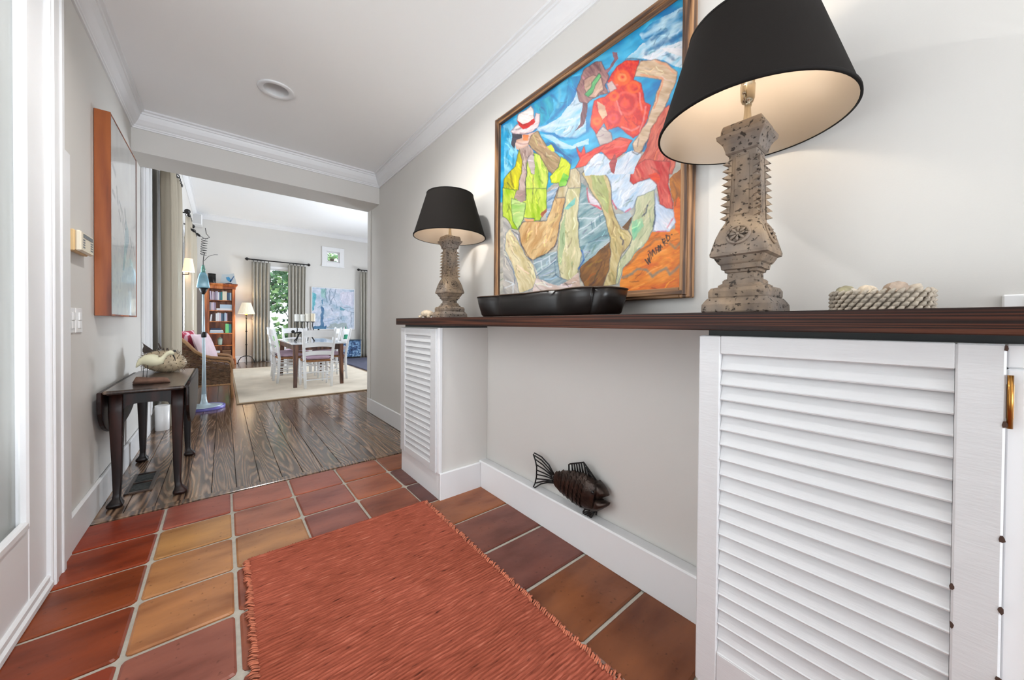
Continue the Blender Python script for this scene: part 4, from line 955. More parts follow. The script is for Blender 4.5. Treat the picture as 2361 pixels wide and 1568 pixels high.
cv.fill(C_((185, 115), (390, 170), (382, 260), (330, 500), (270, 550), (200, 440)), (150, 190, 110), (196, 214, 150), out=(60, 90, 70))
cv.fill(C_((262, -10), (390, -10), (382, 140), (320, 168), (228, 100)), (140, 118, 112), (178, 156, 150))
cv.fill(C_((360, 400), (510, 410), (500, 500), (420, 500)), (206, 150, 110), (220, 170, 130)); cv.fill(C_((600, 340), (690, 250), (690, 300), (640, 380)), (150, 90, 70), (180, 120, 96))
cv.fill(C_((90, 650), (170, 545), (280, 715), (400, 950), (512, 1080), (545, 1260), (500, 1410), (300, 1480), (240, 1250), (200, 1100), (90, 860)), (192, 176, 136), (222, 210, 180), ang=1.1, fx=.16, out=(110, 130, 150))
cv.fill(C_((280, 570), (360, 455), (520, 440), (690, 430), (830, 60), (870, -60), (1010, -60), (930, 200), (880, 500), (840, 700), (780, 850), (640, 930), (490, 1005), (400, 940), (330, 780)), (184, 146, 104), (214, 186, 146), ang=-1.1, fx=.16, out=(44, 50, 70), ow=1.2)
cv.fill(A_((1035, 1200), (1110, 1165), (1172, 1250), (1185, 1400), (1145, 1600), (845, 1600), (870, 1450), (960, 1440), (1030, 1300)), (178, 160, 124), (208, 198, 172), ang=1.4, out=(80, 80, 90))
cv.fill(C_((1000, -40), (1175, -40), (1142, 300), (1152, 600), (1195, 950), (1162, 1200), (1000, 1295), (900, 1250), (868, 1100), (840, 800), (880, 550), (930, 250)), (186, 180, 140), (216, 208, 176), ang=1.5, fx=.16, out=(90, 100, 110))
cv.fill(C_((930, 260), (1110, 90), (1090, 200), (1000, 280)), (110, 178, 170), (166, 206, 190)); cv.fill(C_((885, 600), (960, 300), (960, 700), (900, 1080), (860, 1000)), (160, 176, 140), (186, 194, 160), ang=1.5)
cv.fill(C_((540, 1265), (860, 1375), (985, 1310), (1155, 1175), (1190, 1400), (480, 1500)), (196, 170, 156), (226, 212, 208), ang=.2)
for p in (C_((200, 570), (280, 640), (310, 740), (460, 1000)), C_((590, 950), (660, 920)), C_((840, 700), (820, 780), (700, 910)), C_((960, 1330), (1010, 1390)), C_((1150, 380), (1160, 560)), C_((1150, 1180), (1170, 1100), (1240, 990)), A_((500, 990), (520, 1000)), A_((120, 1385), (230, 1500)), A_((500, 1280), (490, 1560)), A_((980, 1350), (1000, 1360)), A_((440, 1000), (400, 1200), (385, 1568))): cv.line(p, INK, 1.3, .8)
cv.line(C_((1160, 1130), (1240, 990), (1190, 860)), (24, 90, 160), 2.2, .85)
# signature lettering
for p in ([(772, 1072), (806, 1128)], [(806, 1128), (800, 1058)], [(800, 1058), (824, 1108)], [(824, 1108), (814, 1010)], [(812, 982), (822, 976)], [(840, 1062), (832, 985), (858, 1034), (858, 960), (884, 1012)], [(896, 1000), (884, 938), (912, 930), (920, 985)], [(889, 968), (916, 960)], [(932, 976), (918, 910), (938, 940)], [(944, 968), (940, 900), (960, 930)], [(990, 910), (960, 838)], [(958, 842), (992, 830), (998, 858), (972, 876)], [(974, 876), (1022, 888)], [(1026, 862), (1004, 790)], [(1004, 792), (1048, 806), (1056, 838), (1026, 862)], [(1074, 788), (1080, 792)]):
    cv.line(D_(*p), (26, 14, 14), 1.5, 1.3)
pic = thing('figure_painting', 'large vivid figure painting in a rustic wood frame above the shelf', 'painting', (XR, 1.22, PZ0))
g_ = cv.C.mean(-1, keepdims=True); cv.C = np.clip(g_+(cv.C-g_)*1.22, .004, 1)*.86
me = grid_mesh('canvas', Pw-np.array([XR, 1.22, PZ0]), nx, ny, cv.C); me.materials.append(vcol_mat('oil_paint', .5, .3, 90, 0))
o = bpy.data.objects.new('canvas', me); COL.objects.link(o); o.parent = pic
MB().box(PX+.001, PY0, PZ0, PX+.016, PY1, PZ1).build('stretcher_panel', m_dark, pic, world=True)
fw = .040
for k, (y0, z0, y1, z1) in enumerate(((PY0-fw, PZ0-fw, PY0+.002, PZ1+fw), (PY1-.002, PZ0-fw, PY1+fw, PZ1+fw), (PY0, PZ0-fw, PY1, PZ0+.002), (PY0, PZ1-.002, PY1, PZ1+fw))):
    b = MB()
    if k < 2: b.bbox(1.358, y0, z0, XR-.002, y1, z1, .004); b.bbox(1.352, y0+.012, z0+.01, 1.36, y1-.012, z1-.01, .003)
    else: b.bbox(1.3585, y0, z0, XR-.002, y1, z1, .004); b.bbox(1.3525, y0-.02, z0+.012, 1.36, y1+.02, z1-.012, .003)
    b.build('frame_bar', m_frame if k < 2 else m_frame_h, pic, world=True)

# ------------------------------------------------------------------ cedar framed picture on the other wall
nx, ny = 120, 200
ay0, ay1, az0, az1 = 3.075, 3.86, 1.135, 2.305
GY, GZ = np.meshgrid(np.linspace(ay0, ay1, nx), np.linspace(az0, az1, ny))
Pw = np.stack([np.full_like(GY, -.506), GY, GZ], -1)
A = (GY-ay0)/(ay1-ay0); B = 1-(GZ-az0)/(az1-az0)
cv = Canvas(A*100, B*150, (206, 206, 204))
w = np.clip((B-.62)/.3, 0, 1)[..., None]*.8; cv.C = cv.C*(1-w)+rgb((206, 222, 226))*w
n_ = vnoise(A*14, B*10, 3)[..., None]; cv.C *= .92+.12*n_
w = ((vnoise(A*30, B*40, 6) > .72)*(B > .6))[..., None]*.25; cv.C = cv.C*(1-w)+rgb((150, 170, 184))*w
cv.fill([(52, 66), (64, 74), (66, 84), (56, 96), (46, 112), (40, 112), (48, 88)], (126, 158, 168), (170, 194, 200), ang=1.7, fx=.3)
for p, c, w_ in (([(8, 36), (16, 40)], (70, 74, 80), 2.6), ([(20, 50), (24, 60)], (96, 100, 106), 2), ([(8, 56), (14, 58)], (110, 112, 118), 2), ([(30, 58), (40, 64), (50, 76)], (100, 108, 116), 1.4), ([(50, 60), (54, 74)], (110, 118, 126), 2.4), ([(28, 66), (34, 72)], (110, 114, 120), 1.6), ([(34, 62), (48, 84)], (130, 136, 140), 1), ([(72, 80), (78, 86)], (110, 120, 128), 1.8), ([(74, 90), (70, 96)], (120, 128, 134), 1.6), ([(84, 82), (92, 92)], (140, 146, 150), 1.4), ([(70, 98), (84, 108)], (150, 166, 174), 2)):
    cv.line(p, c, w_, .8)
pb = thing('bird_picture', 'pale bird picture in a deep cedar box frame above the drop-leaf table', 'picture', (XL, 3.47, az0))
me = grid_mesh('canvas', (Pw-np.array([XL, 3.47, az0]))[::-1], nx, ny, cv.C[::-1]); me.materials.append(vcol_mat('pale_print', .22, .03, 60, .4))
o = bpy.data.objects.new('canvas', me); COL.objects.link(o); o.parent = pb
b = MB(); b.bbox(XL+.002, ay0-.005, az0-.006, -.5035, ay0+.008, az1+.006, .001); b.build('frame_side', m_cedar, pb, world=True)
b = MB(); b.bbox(XL+.002, ay1-.008, az0-.006, -.5035, ay1+.005, az1+.006, .001); b.build('frame_side', m_cedar, pb, world=True)
b = MB(); b.bbox(XL+.002, ay0+.008, az0-.006, -.504, ay1-.008, az0+.004, .001); b.build('frame_rail', m_cedar, pb, world=True)
b = MB(); b.bbox(XL+.002, ay0+.008, az1-.004, -.504, ay1-.008, az1+.006, .001); b.build('frame_rail', m_cedar, pb, world=True)

# ------------------------------------------------------------------ wall controls
t = thing('alarm_keypad', 'cream alarm keypad with dark buttons high on the wall', 'keypad', (XL, 2.74, 1.49))
MB().bbox(0, -.11, -.055, .022, .11, .048, .004).build('back_box', M('keypad_edge', S(222, 190, 140), .5, var=.1), t)
MB().bbox(.022, -.108, -.053, .042, .108, .046, .006).build('face_plate', M('keypad_cream', S(232, 222, 200), .45), t)
MB().bbox(.0415, -.07, .016, .0435, .085, .036, .001).build('display', M('keypad_screen', S(44, 58, 66), .2), t)
m_btn = M('keypad_button', S(120, 124, 126), .5)
for i in range(2):
    for j in range(4): MB().bbox(.0415, (-.075 if i == 0 else .05), -.034+j*.012, .0432, (-.045 if i == 0 else .085), -.027+j*.012, .0005).build('button', m_btn, t)
for y0, y1, lab, nr in ((2.59, 2.705, 'double white glossy switch plate beside the trim board', 2), (2.725, 2.828, 'single white glossy switch plate beside the double one', 1)):
    t = thing('switch_plate', lab, 'switch', (XL, (y0+y1)/2, 1.10), group='white switch plates under the keypad')
    w = y1-y0; MB().bbox(0, -w/2, -.062, .006, w/2, .062, .003).build('plate', m_white_plastic, t)
    for k in range(nr):
        c = (-w/4+k*w/2) if nr == 2 else 0
        MB().bbox(.006, c-.019, -.04, .010, c+.019, -.001, .002).bbox(.006, c-.019, .001, .012, c+.019, .04, .002).build('rocker', m_white_plastic, t)

# ------------------------------------------------------------------ drop-leaf table
t = thing('drop_leaf_table', 'dark mahogany drop-leaf table with pad feet against the wall', 'table', (-.35, 3.5, 0))
tx0, tx1, ty0, ty1, tz = -.525, -.185, 2.985, 4.06, .70
MB().bbox(tx0, ty0, tz-.020, tx1, ty1, tz, .006).build('table_top', m_mtop, t, world=True)
MB().bbox(tx0+.012, ty0+.012, tz-.026, tx1-.012, ty1-.012, tz-.019, .003).build('underside_moulding', m_mahog, t, world=True)
def leaf(x0, x1, nm):
    pts = [(ty0+.01, tz-.008)]
    for k in range(21):
        a = math.pi*k/20; pts.append(((ty0+ty1)/2-(ty1-ty0-.02)/2*math.cos(a), tz-.06-.25*math.sin(a)**.7))
    pts.append((ty1-.01, tz-.008))
    MB().prism(pts, 0, x0, x1).build('drop_leaf', m_mahog, t, world=True, bevel=.004)
leaf(-.549, -.530, 'wall'); leaf(-.181, -.164, 'room')
mo = MB(); mo.tube([(-.176, ty0+.004, tz-.008), (-.176, ty1-.004, tz-.008)], .008, 10); mo.build('hinge_moulding', m_mahog, t, world=True)
def apron(y):
    x0, x1 = tx0+.03, tx1-.03; pts = [(x0, .672), (x0, .575), (x0+.03, .575)]
    for k in range(9): a = math.pi*k/8; pts.append(((x0+x1)/2-(x1-x0-.09)/2*math.cos(a), .578+.028*math.sin(a)**.5))
    pts += [(x1-.03, .575), (x1, .575), (x1, .672)]
    mb = MB(); n = len(pts); vs = [(p, y-.009, q) for p, q in pts]+[(p, y+.009, q) for p, q in pts]
    mb.add(vs, [tuple(range(n)), tuple(range(n, 2*n))[::-1]]+[(i, n+i, n+(i+1) % n, (i+1) % n) for i in range(n)]); return mb
apron(3.075).build('apron', m_mahog, t, world=True); apron(3.965).build('apron', m_mahog, t, world=True)
for x in (tx0+.04, tx1-.04): MB().box(x-.009, 3.09, .575, x+.009, 3.95, .672).build('apron', m_mahog, t, world=True)
for (x, y, fx, fy) in ((-.486, 3.085, -.25, -.5), (-.222, 3.085, .5, -.5), (-.486, 3.955, -.2, .3), (-.222, 3.90, .5, .2)):
    R_ = []
    for (w, z, o_) in ((.030, .674, 0), (.030, .56, 0), (.027, .45, -.002), (.0225, .30, -.005), (.0185, .15, -.006), (.0165, .075, -.002), (.018, .05, .005), (.026, .034, .016), (.035, .022, .022), (.034, .010, .022), (.022, .0, .018)):
        R_.append([(x+fx*o_+a, y+fy*o_+b_, z) for a, b_, _ in sq_ring(w, 0, .45 if z < .1 else .22, 4)])
    MB().loft(R_[::-1]).build('leg', m_mahog, t, world=True)

# driftwood bird, pufferfish on the table
m_drift = M('driftwood', S(104, 76, 62), .85, var=.4, vs=16, bump=.6, bs=50)
m_ivory = M('ivory_carving', S(218, 214, 184), .5, var=.12, vs=9)
m_puff = M('pufferfish_skin', S(184, 166, 138), .55, var=.34, vs=22, bump=.3, bs=90)
t = thing('shorebird_carving', 'ivory carved shorebird on wire legs over a driftwood base', 'carving', (-.36, 3.20, tz))
def bp(cx, cy, y=3.20): return Vector(on_y(305+cx/13.07, 780+cy/13.07, y))
dr_ = MB(); rings = []
for (cx, cy, r_) in ((20, 1360, .012), (110, 1290, .030), (300, 1260, .028), (520, 1240, .024), (760, 1200, .024), (960, 1170, .022), (1080, 1180, .018), (1140, 1190, .006)):
    c = bp(cx, cy, 3.19); c.z = max(tz+r_*.8, c.z-.006 if c.z > tz+r_ else tz+r_*.8)
    c.z = tz+r_*.85
    rings.append([(c.x+.15*r_*math.sin(3*k), c.y+r_*1.3*math.cos(2*math.pi*k/10)*(1+.15*math.sin(k*2+cx)), c.z+r_*.85*math.sin(2*math.pi*k/10)) for k in range(10)])
dr_.loft(rings).build('driftwood_base', m_drift, t, world=True)
rings = []
for (cx, cy, r_) in ((115, 880, .003), (180, 790, .011), (270, 700, .021), (420, 655, .034), (600, 660, .039), (760, 675, .035), (860, 665, .024), (920, 600, .013), (1000, 510, .0115), (1080, 450, .014), (1150, 430, .017), (1210, 460, .013), (1240, 500, .005)):
    c = bp(cx, cy); rings.append((c, r_))
b = MB(); rr_ = []
for i, (c, r_) in enumerate(rings):
    d = (rings[min(i+1, len(rings)-1)][0]-rings[max(i-1, 0)][0]).normalized(); side = Vector((0, 1, 0)); up = side.cross(d).normalized()
    rr_.append([tuple(c+up*r_*math.cos(2*math.pi*k/14)+side*r_*.8*math.sin(2*math.pi*k/14)) for k in range(14)])
b.loft(rr_).build('body', m_ivory, t, world=True)
MB().tube([bp(1230, 500), bp(1280, 600), bp(1300, 690)], [.004, .003, .001], 8).build('beak', m_black, t, world=True)
for cx in (350, 465):
    a = bp(cx, 860); MB().tube([a+Vector((0, 0, .012)), Vector((a.x-.004, a.y-.01, tz+.02))], .0016, 6).build('wire_leg', m_black, t, world=True)
t = thing('pufferfish', 'dried spiny pufferfish with dark fins sitting behind the shorebird', 'taxidermy', (-.36, 3.88, tz))
c = Vector(on_y(305+960/13.07, 780+660/13.07, 3.88)); R_ = Vector((.140, .088, .084)); c.z = tz+.083
b = MB(); b.ellipsoid((0, 0, 0), R_, 28, 18); rot = Matrix.Translation(c) @ Matrix.Rotation(math.radians(-20), 4, 'Z') @ Matrix.Rotation(math.radians(8), 4, 'Y')
b.xf(rot); pf = b.build('body', m_puff, t, world=True)
sp = MB(); rr = random.Random(4)
for k in range(150):
    z = 1-2*(k+.5)/150; a = k*2.39996; s_ = math.sqrt(1-z*z); n = Vector((s_*math.cos(a), s_*math.sin(a), z))
    if n.z < -.75: continue
    p = Vector((n.x*R_.x, n.y*R_.y, n.z*R_.z)); nn = Vector((n.x/R_.x, n.y/R_.y, n.z/R_.z)).normalized(); l = .030 if n.x > -.2 else .014
    q = MB().tube([p-nn*.003, p+nn*l+Vector((-.004, 0, 0))], [.0036, .0006], 5); q.xf(rot); sp.add(q.v, q.f)
sp.build('spines', M('spine', S(120, 104, 84), .6), pf, world=True, kind='stuff')
m_fin = M('dark_fin', S(62, 50, 44), .7, var=.3, vs=30)
def finmesh(pts, th=.006):
    P_ = [Vector(on_y(305+x/13.07, 780+y/13.07, 3.88)) for x, y in pts]; n = len(P_)
    return MB().add([p-Vector((0, th, 0)) for p in P_]+[p+Vector((0, th, 0)) for p in P_], [tuple(range(n)), tuple(range(n, 2*n))[::-1]]+[(i, n+i, n+(i+1) % n, (i+1) % n) for i in range(n)])
finmesh([(285, 120), (345, 170), (420, 220), (640, 370), (560, 420), (470, 430), (370, 470), (310, 400), (310, 330), (345, 240), (330, 170)]).build('tail_fin', m_fin, t, world=True)
finmesh([(770, 150), (800, 140), (880, 290), (870, 340), (820, 300)]).build('dorsal_fin', m_fin, t, world=True)
for x in (790, 930, 1050): finmesh([(x-35, 350), (x, 285), (x+55, 350)], .006).build('horn', m_fin, t, world=True)
e = Vector(on_y(305+1280/13.07, 780+385/13.07, 3.80)); MB().ellipsoid(e, (.009, .006, .009), 12, 8).build('eye', M('fish_eye', S(60, 62, 60), .1), t, world=True)

# floor register
t = thing('floor_register', 'dark wooden floor register under the drop-leaf table', 'vent', (-.42, 3.43, 0))
m_reg = wood('register_wood', S(36, 24, 20), S(62, 44, 36), S(84, 64, 52), scale=(40, 5, 5), rough=.35, freq=4)
b = MB(); b.bbox(-.065, -.19, 0, -.045, .19, .010, .003); b.bbox(.045, -.19, 0, .065, .19, .010, .003)
for y in (-.19, -.01, .17): b.bbox(-.045, y, 0, .045, y+.02, .010, .003)
b.build('register_frame', m_reg, t)
for y0 in (-.17, .01):
    for k in range(6): MB().box(-.045, y0+.006+k*.026, .0005, .045, y0+.018+k*.026, .005).build('louver_bar', m_dark, t)
# ------------------------------------------------------------------ dining room curtains and rods
m_curt = M('grey_linen', S(164, 160, 150), .9, var=.08, vs=3, bump=.15, bs=300, stretch=(1, 1, .15))
m_curt2 = M('beige_linen', S(182, 172, 154), .9, var=.08, vs=3, bump=.15, bs=300, stretch=(1, 1, .15))
def curtain(label, axis, a0, a1, off, z0, z1, pleats, depth, mat, group):
    nu, nz = pleats*14+1, 26; P = np.zeros((nz, nu, 3)); rr = random.Random(int(abs(a0)*100))
    ph = rr.uniform(0, 6)
    for j in range(nz):
        q = j/(nz-1); z = z0+(z1-z0)*q; tight = 1-.25*max(0, (q-.9)/.1)
        wid = 1-.06*math.sin(math.pi*q)
        for i in range(nu):
            s_ = i/(nu-1); a = (a0+a1)/2+(a1-a0)*(s_-.5)*wid
            d = depth*tight*(math.sin(2*math.pi*pleats*s_+ph+.3*math.sin(3*q))+.3*math.sin(4*math.pi*pleats*s_+1.3*ph+q))
            P[j, i] = (off+d, a, z) if axis == 1 else (a, off+d, z)
    t = thing('curtain', label, 'curtain', (off, (a0+a1)/2, z0) if axis == 1 else ((a0+a1)/2, off, z0), group=group)
    me = grid_mesh('panel', P-np.array(t.location), nu, nz); me.materials.append(mat)
    o = bpy.data.objects.new('panel', me); COL.objects.link(o); o.parent = t
    md = o.modifiers.new('thickness', 'SOLIDIFY'); md.thickness = .006
    hd = MB()
    for k in range(pleats):
        a = a0+(a1-a0)*(k+.5)/pleats; p = (off, a) if axis == 1 else (a, off)
        ring = [((p[0], p[1]+.0, 0))]
        pts = []
        for i in range(14):
            g = 2*math.pi*i/14
            pts.append((off+.03*math.cos(g), a, z1+.028+.03*math.sin(g)) if axis == 1 else (a, off+.03*math.cos(g), z1+.028+.03*math.sin(g)))
        hd.tube(pts, .005, 6, closed=True)
    hd.build('ring', m_black, t, world=True)
    return t
def rod(label, axis, a0, a1, off, z, wallpos, group):
    t = thing('curtain_rod', label, 'curtain rod', (off, (a0+a1)/2, z) if axis == 1 else ((a0+a1)/2, off, z), group=group)
    g = (lambda a, dx=0, dz=0: (off+dx, a, z+dz)) if axis == 1 else (lambda a, dx=0, dz=0: (a, off+dx, z+dz))
    MB().tube([g(a0), g(a1)], .016, 12).build('pole', m_black, t, world=True)
    for a, s_ in ((a0, -1), (a1, 1)):
        prof = [(0, .020), (.012, .024), (.02, .016), (.035, .034), (.06, .042), (.085, .034), (.10, .012), (.11, .004)]
        MB().tube([g(a+s_*d) for d, _ in prof], [r for _, r in prof], 12).build('finial', m_black, t, world=True)
        b = MB(); q = g(a-s_*.06); w = list(q); w[0 if axis == 1 else 1] = wallpos
        b.tube([q, w], .010, 8); b.build('bracket', m_black, t, world=True)
    return t
gC = 'floor-length curtains of the dining room'; gR = 'black curtain rods of the dining room'
curtain('beige curtain panel closest to the cedar framed picture', 1, 5.055, 5.72, -.455, .01, 2.86, 5, .038, m_curt2, gC)
curtain('pale curtain panel between the near curtain and the sconce', 1, 5.95, 6.40, -.445, .01, 2.86, 4, .036, m_curt2, gC)
curtain('curtain panel hanging directly behind the lit wall sconce', 1, 8.0, 8.55, -.455, .01, 2.86, 4, .034, m_curt2, gC)
curtain('curtain panel behind the blue vase stand near the bookcase', 1, 9.3, 9.95, -.45, .01, 2.86, 5, .034, m_curt2, gC)
curtain('grey curtain beside the lit floor lamp', 0, .60, 1.02, 11.88, .01, 2.735, 5, .034, m_curt, gC)
curtain('grey curtain between the narrow window and the blue painting', 0, 1.44, 1.88, 11.88, .01, 2.735, 5, .034, m_curt, gC)
curtain('grey curtain behind the blue painted cabinet', 0, 3.40, 3.95, 11.86, .01, 2.735, 6, .036, m_curt, gC)
rod('black curtain rod over the near beige curtain', 1, 4.9, 6.42, -.455, 2.92, XL, gR)
rod('black curtain rod over the sconce side curtains', 1, 8.0, 9.05, -.455, 2.92, XL, gR).name = 'curtain_rod'
rod('black turned curtain rod over the narrow window', 0, .56, 1.90, 11.88, 2.795, YD1, gR)
rod('black curtain rod beside the blue painting', 0, 3.42, 5.2, 11.86, 2.795, YD1, gR)

# wall speaker and sconce
t = thing('wall_speaker', 'small white speaker box in the dining room corner', 'speaker', (-.50, 11.8, 3.5))
MB().bbox(-.10, -.13, 0, .10, .19, .26, .012).build('cabinet', m_white_plastic, t); MB().bbox(-.085, -.137, .015, .085, -.128, .245, .004).build('grille', M('grille', S(206, 206, 206), .7), t)
t = thing('wall_sconce', 'lit wall sconce with a small pleated shade among the curtains', 'lamp', (XL, 7.92, 1.9))
MB().lathe([(.04, 0), (.04, .012), (.02, .02)], 16).xf(Matrix.Rotation(math.pi/2, 4, 'Y')).build('wall_plate', m_black, t)
MB().tube([(.0, 0, 0), (.07, 0, -.03), (.13, 0, -.02), (.13, 0, .03)], .008, 8).build('arm', m_black, t)
MB().lathe([(.078, .02), (.05, .24)], 28, (.13, 0, 0), caps=False).build('shade', M('sconce_shade', S(240, 214, 180), .8, emit=(1, .72, .45, 1), es=.5), t)
MB().lathe([(.016, .03), (.02, .06), (.018, .10), (0, .13)], 12, (.13, 0, 0)).build('bulb', m_bulb, t)

# ------------------------------------------------------------------ bookcase
t = thing('bookcase', 'tall orange pine bookcase with six open shelves by the floor lamp', 'bookcase', (-.055, 11.75, 0))
BX0, BX1, BY0, BY1 = -.355, .245, 11.56, 11.86
MB().bbox(BX0, BY0, 0, BX0+.09, BY1, 1.99, .003).build('side_panel', m_pine, t, world=True)
MB().bbox(BX1-.06, BY0, 0, BX1, BY1, 1.99, .003).build('side_panel', m_pine, t, world=True)
MB().box(BX0+.09, BY1-.015, .05, BX1-.06, BY1, 1.95).build('back_panel', m_pine, t, world=True)
b = MB(); b.bbox(BX0-.01, BY0-.012, 1.93, BX1+.01, BY1, 1.995, .004); b.bbox(BX0-.045, BY0-.05, 2.03, BX1+.05, BY1, 2.065, .006)
b.add([(BX0-.01, BY0-.012, 1.99), (BX1+.01, BY0-.012, 1.99), (BX1+.045, BY0-.045, 2.032), (BX0-.04, BY0-.045, 2.032), (BX0-.01, BY1, 1.99), (BX1+.01, BY1, 1.99), (BX1+.045, BY1, 2.032), (BX0-.04, BY1, 2.032)], [(0, 1, 2, 3), (1, 5, 6, 2), (4, 0, 3, 7)])
b.build('cornice', m_pine, t, world=True)
b = MB(); b.bbox(BX0-.02, BY0-.02, 0, BX1+.02, BY1, .10, .01); b.bbox(BX0-.01, BY0-.012, .10, BX1+.01, BY1, .15, .006); b.build('base', m_pine, t, world=True)
SZ = [.17, .503, .81, 1.11, 1.385, 1.644]
for z in SZ: MB().bbox(BX0+.09, BY0+.005, z-.022, BX1-.06, BY1-.015, z, .002).build('shelf', m_pine, t, world=True)
# books: colours along each shelf from the stand side towards the lamp side
BL, BR = BX0+.095, BX1-.065
cols = {'lavender': (196, 184, 206), 'pale pink': (214, 196, 204), 'grey': (150, 146, 156), 'white': (226, 226, 228), 'slate blue': (84, 110, 130), 'teal': (60, 130, 130), 'cream': (226, 214, 190), 'navy': (50, 66, 92), 'pale blue': (176, 196, 212), 'dark brown': (74, 52, 46), 'green': (120, 206, 136), 'mauve': (150, 128, 146), 'tan': (160, 120, 84)}
bmats = {k: M('book_'+k.replace(' ', '_'), S(*c), .55) for k, c in cols.items()}
ordn = ['first', 'second', 'third', 'fourth', 'fifth', 'sixth', 'seventh', 'eighth', 'ninth', 'tenth', 'eleventh', 'twelfth', 'thirteenth']
m_page = M('pages', S(232, 226, 212), .8)
def book(x0, x1, z, h, c, label, group, lean=0, flat=False, depth=.17):
    t = thing('book', label, 'book', ((x0+x1)/2, BY0+.02, z), group=group)
    w = x1-x0
    if flat:
        MB().bbox(-w/2, 0, 0, w/2, depth, h, .002).build('cover', bmats[c], t); MB().box(-w/2+.004, .006, .004, w/2+.001, depth-.004, h-.004).build('pages', m_page, t)
    else:
        MB().bbox(-w/2, 0, 0, w/2, depth, h, .002).build('cover', bmats[c], t); MB().box(-w/2+.003, .006, h-.004, w/2-.003, depth-.004, h+.0005).build('pages', m_page, t)
        if lean: t.rotation_euler = (0, lean, 0)
    return t
def shelf_books(name, z, items, x, gap=.002):
    n = 0
    for w, h, c, lean in items:
        book(x, x+w, z, h, c, '%s book, %s from the curtain side on the %s bookcase shelf' % (c, ordn[n], name), 'books on the %s bookcase shelf' % name, lean)
        x += w+gap+abs(lean)*h*.6; n += 1
shelf_books('top', SZ[5], [(.03, .22, 'lavender', -.05), (.026, .21, 'pale pink', 0), (.03, .2, 'mauve', 0), (.024, .22, 'grey', 0), (.026, .22, 'lavender', 0), (.024, .2, 'white', 0), (.03, .205, 'slate blue', 0), (.03, .21, 'teal', 0), (.045, .225, 'cream', 0), (.04, .225, 'cream', 0), (.03, .20, 'navy', 0), (.028, .2, 'slate blue', 0), (.028, .2, 'pale blue', 0)], BL+.012, .0015)
shelf_books('second', SZ[4], [(.03, .2, 'grey', 0), (.03, .195, 'pale pink', 0), (.028, .2, 'lavender', 0), (.028, .195, 'mauve', 0)], BL)
book(BL+.13, BR-.002, SZ[4], .05, 'white', 'white flat book lying under the boxed book on the second shelf', 'books on the second bookcase shelf', flat=True)
book(BL+.20, BR-.002, SZ[4]+.0505, .10, 'pale blue', 'thick pale boxed book with a teal label lying on the second shelf', 'books on the second bookcase shelf', flat=True)
shelf_books('third', SZ[3], [(.03, .17, 'white', .12), (.03, .19, 'dark brown', 0), (.035, .2, 'dark brown', 0), (.03, .2, 'white', 0), (.035, .215, 'white', 0), (.035, .21, 'pale pink', 0), (.03, .2, 'slate blue', 0), (.03, .2, 'navy', 0), (.03, .215, 'pale blue', 0), (.026, .205, 'lavender', 0)], BL+.004)
book(BL, BL+.27, SZ[2], .04, 'pale blue', 'pale blue book at the bottom of the flat pile on the fourth shelf', 'flat pile of books', flat=True)
book(BL+.01, BL+.26, SZ[2]+.0405, .035, 'white', 'white book in the middle of the flat pile on the fourth shelf', 'flat pile of books', flat=True)
book(BL+.02, BL+.22, SZ[2]+.076, .045, 'navy', 'navy book topping the flat pile on the fourth shelf', 'flat pile of books', flat=True)
book(BL+.305, BL+.375, SZ[2], .235, 'green', 'bright green upright book on the fourth bookcase shelf', 'upright books on the fourth shelf')
book(BL+.38, BL+.43, SZ[2], .225, 'teal', 'teal upright book beside the green one on the fourth shelf', 'upright books on the fourth shelf')
t = thing('lidded_jar', 'small pale green lidded jar alone on the fifth bookcase shelf', 'jar', (-.06, BY0+.11, SZ[1]))
MB().lathe([(.038, 0), (.045, .02), (.05, .12), (.052, .15)], 20).build('body', M('jar_glaze', S(168, 190, 176), .3), t); MB().lathe([(.054, .15), (.05, .165), (.02, .18), (.012, .20), (0, .205)], 20).build('lid', M('jar_lid', S(130, 150, 140), .3), t)
book(BL+.02, BL+.20, SZ[0], .14, 'navy', 'thick navy box book lying on the bottom bookcase shelf', 'bottom shelf books', flat=True)
book(BL+.01, BL+.20, SZ[0]+.141, .05, 'white', 'white book on the navy box on the bottom shelf', 'bottom shelf books', flat=True)
t = thing('storage_box', 'brown wooden box on the bottom bookcase shelf', 'box', (BL+.33, BY0+.12, SZ[0]))
MB().bbox(-.085, -.1, 0, .09, .1, .17, .006).build('body', M('brown_box', S(120, 84, 58), .7, var=.3), t); MB().bbox(-.09, -.105, .17, .095, .105, .20, .006).build('lid', M('box_lid', S(142, 102, 70), .7, var=.3), t)
t = thing('candle_jar', 'dark glass jar with red wax on top of the bookcase', 'candle', (-.215, 11.66, 2.066))
MB().lathe([(.072, 0), (.075, .01), (.075, .155)], 24).build('wax', M('red_wax', S(96, 18, 22), .4), t); MB().lathe([(.079, 0), (.08, .005), (.08, .235), (.076, .235), (.076, .005)], 24, caps=False).build('jar_wall', glass_mat('smoked_glass', tint=(.42, .42, .42, 1)), t)
MB().lathe([(.0815, .228), (.0815, .24), (.075, .24), (.075, .228)], 24, caps=False).build('rim', m_black, t)
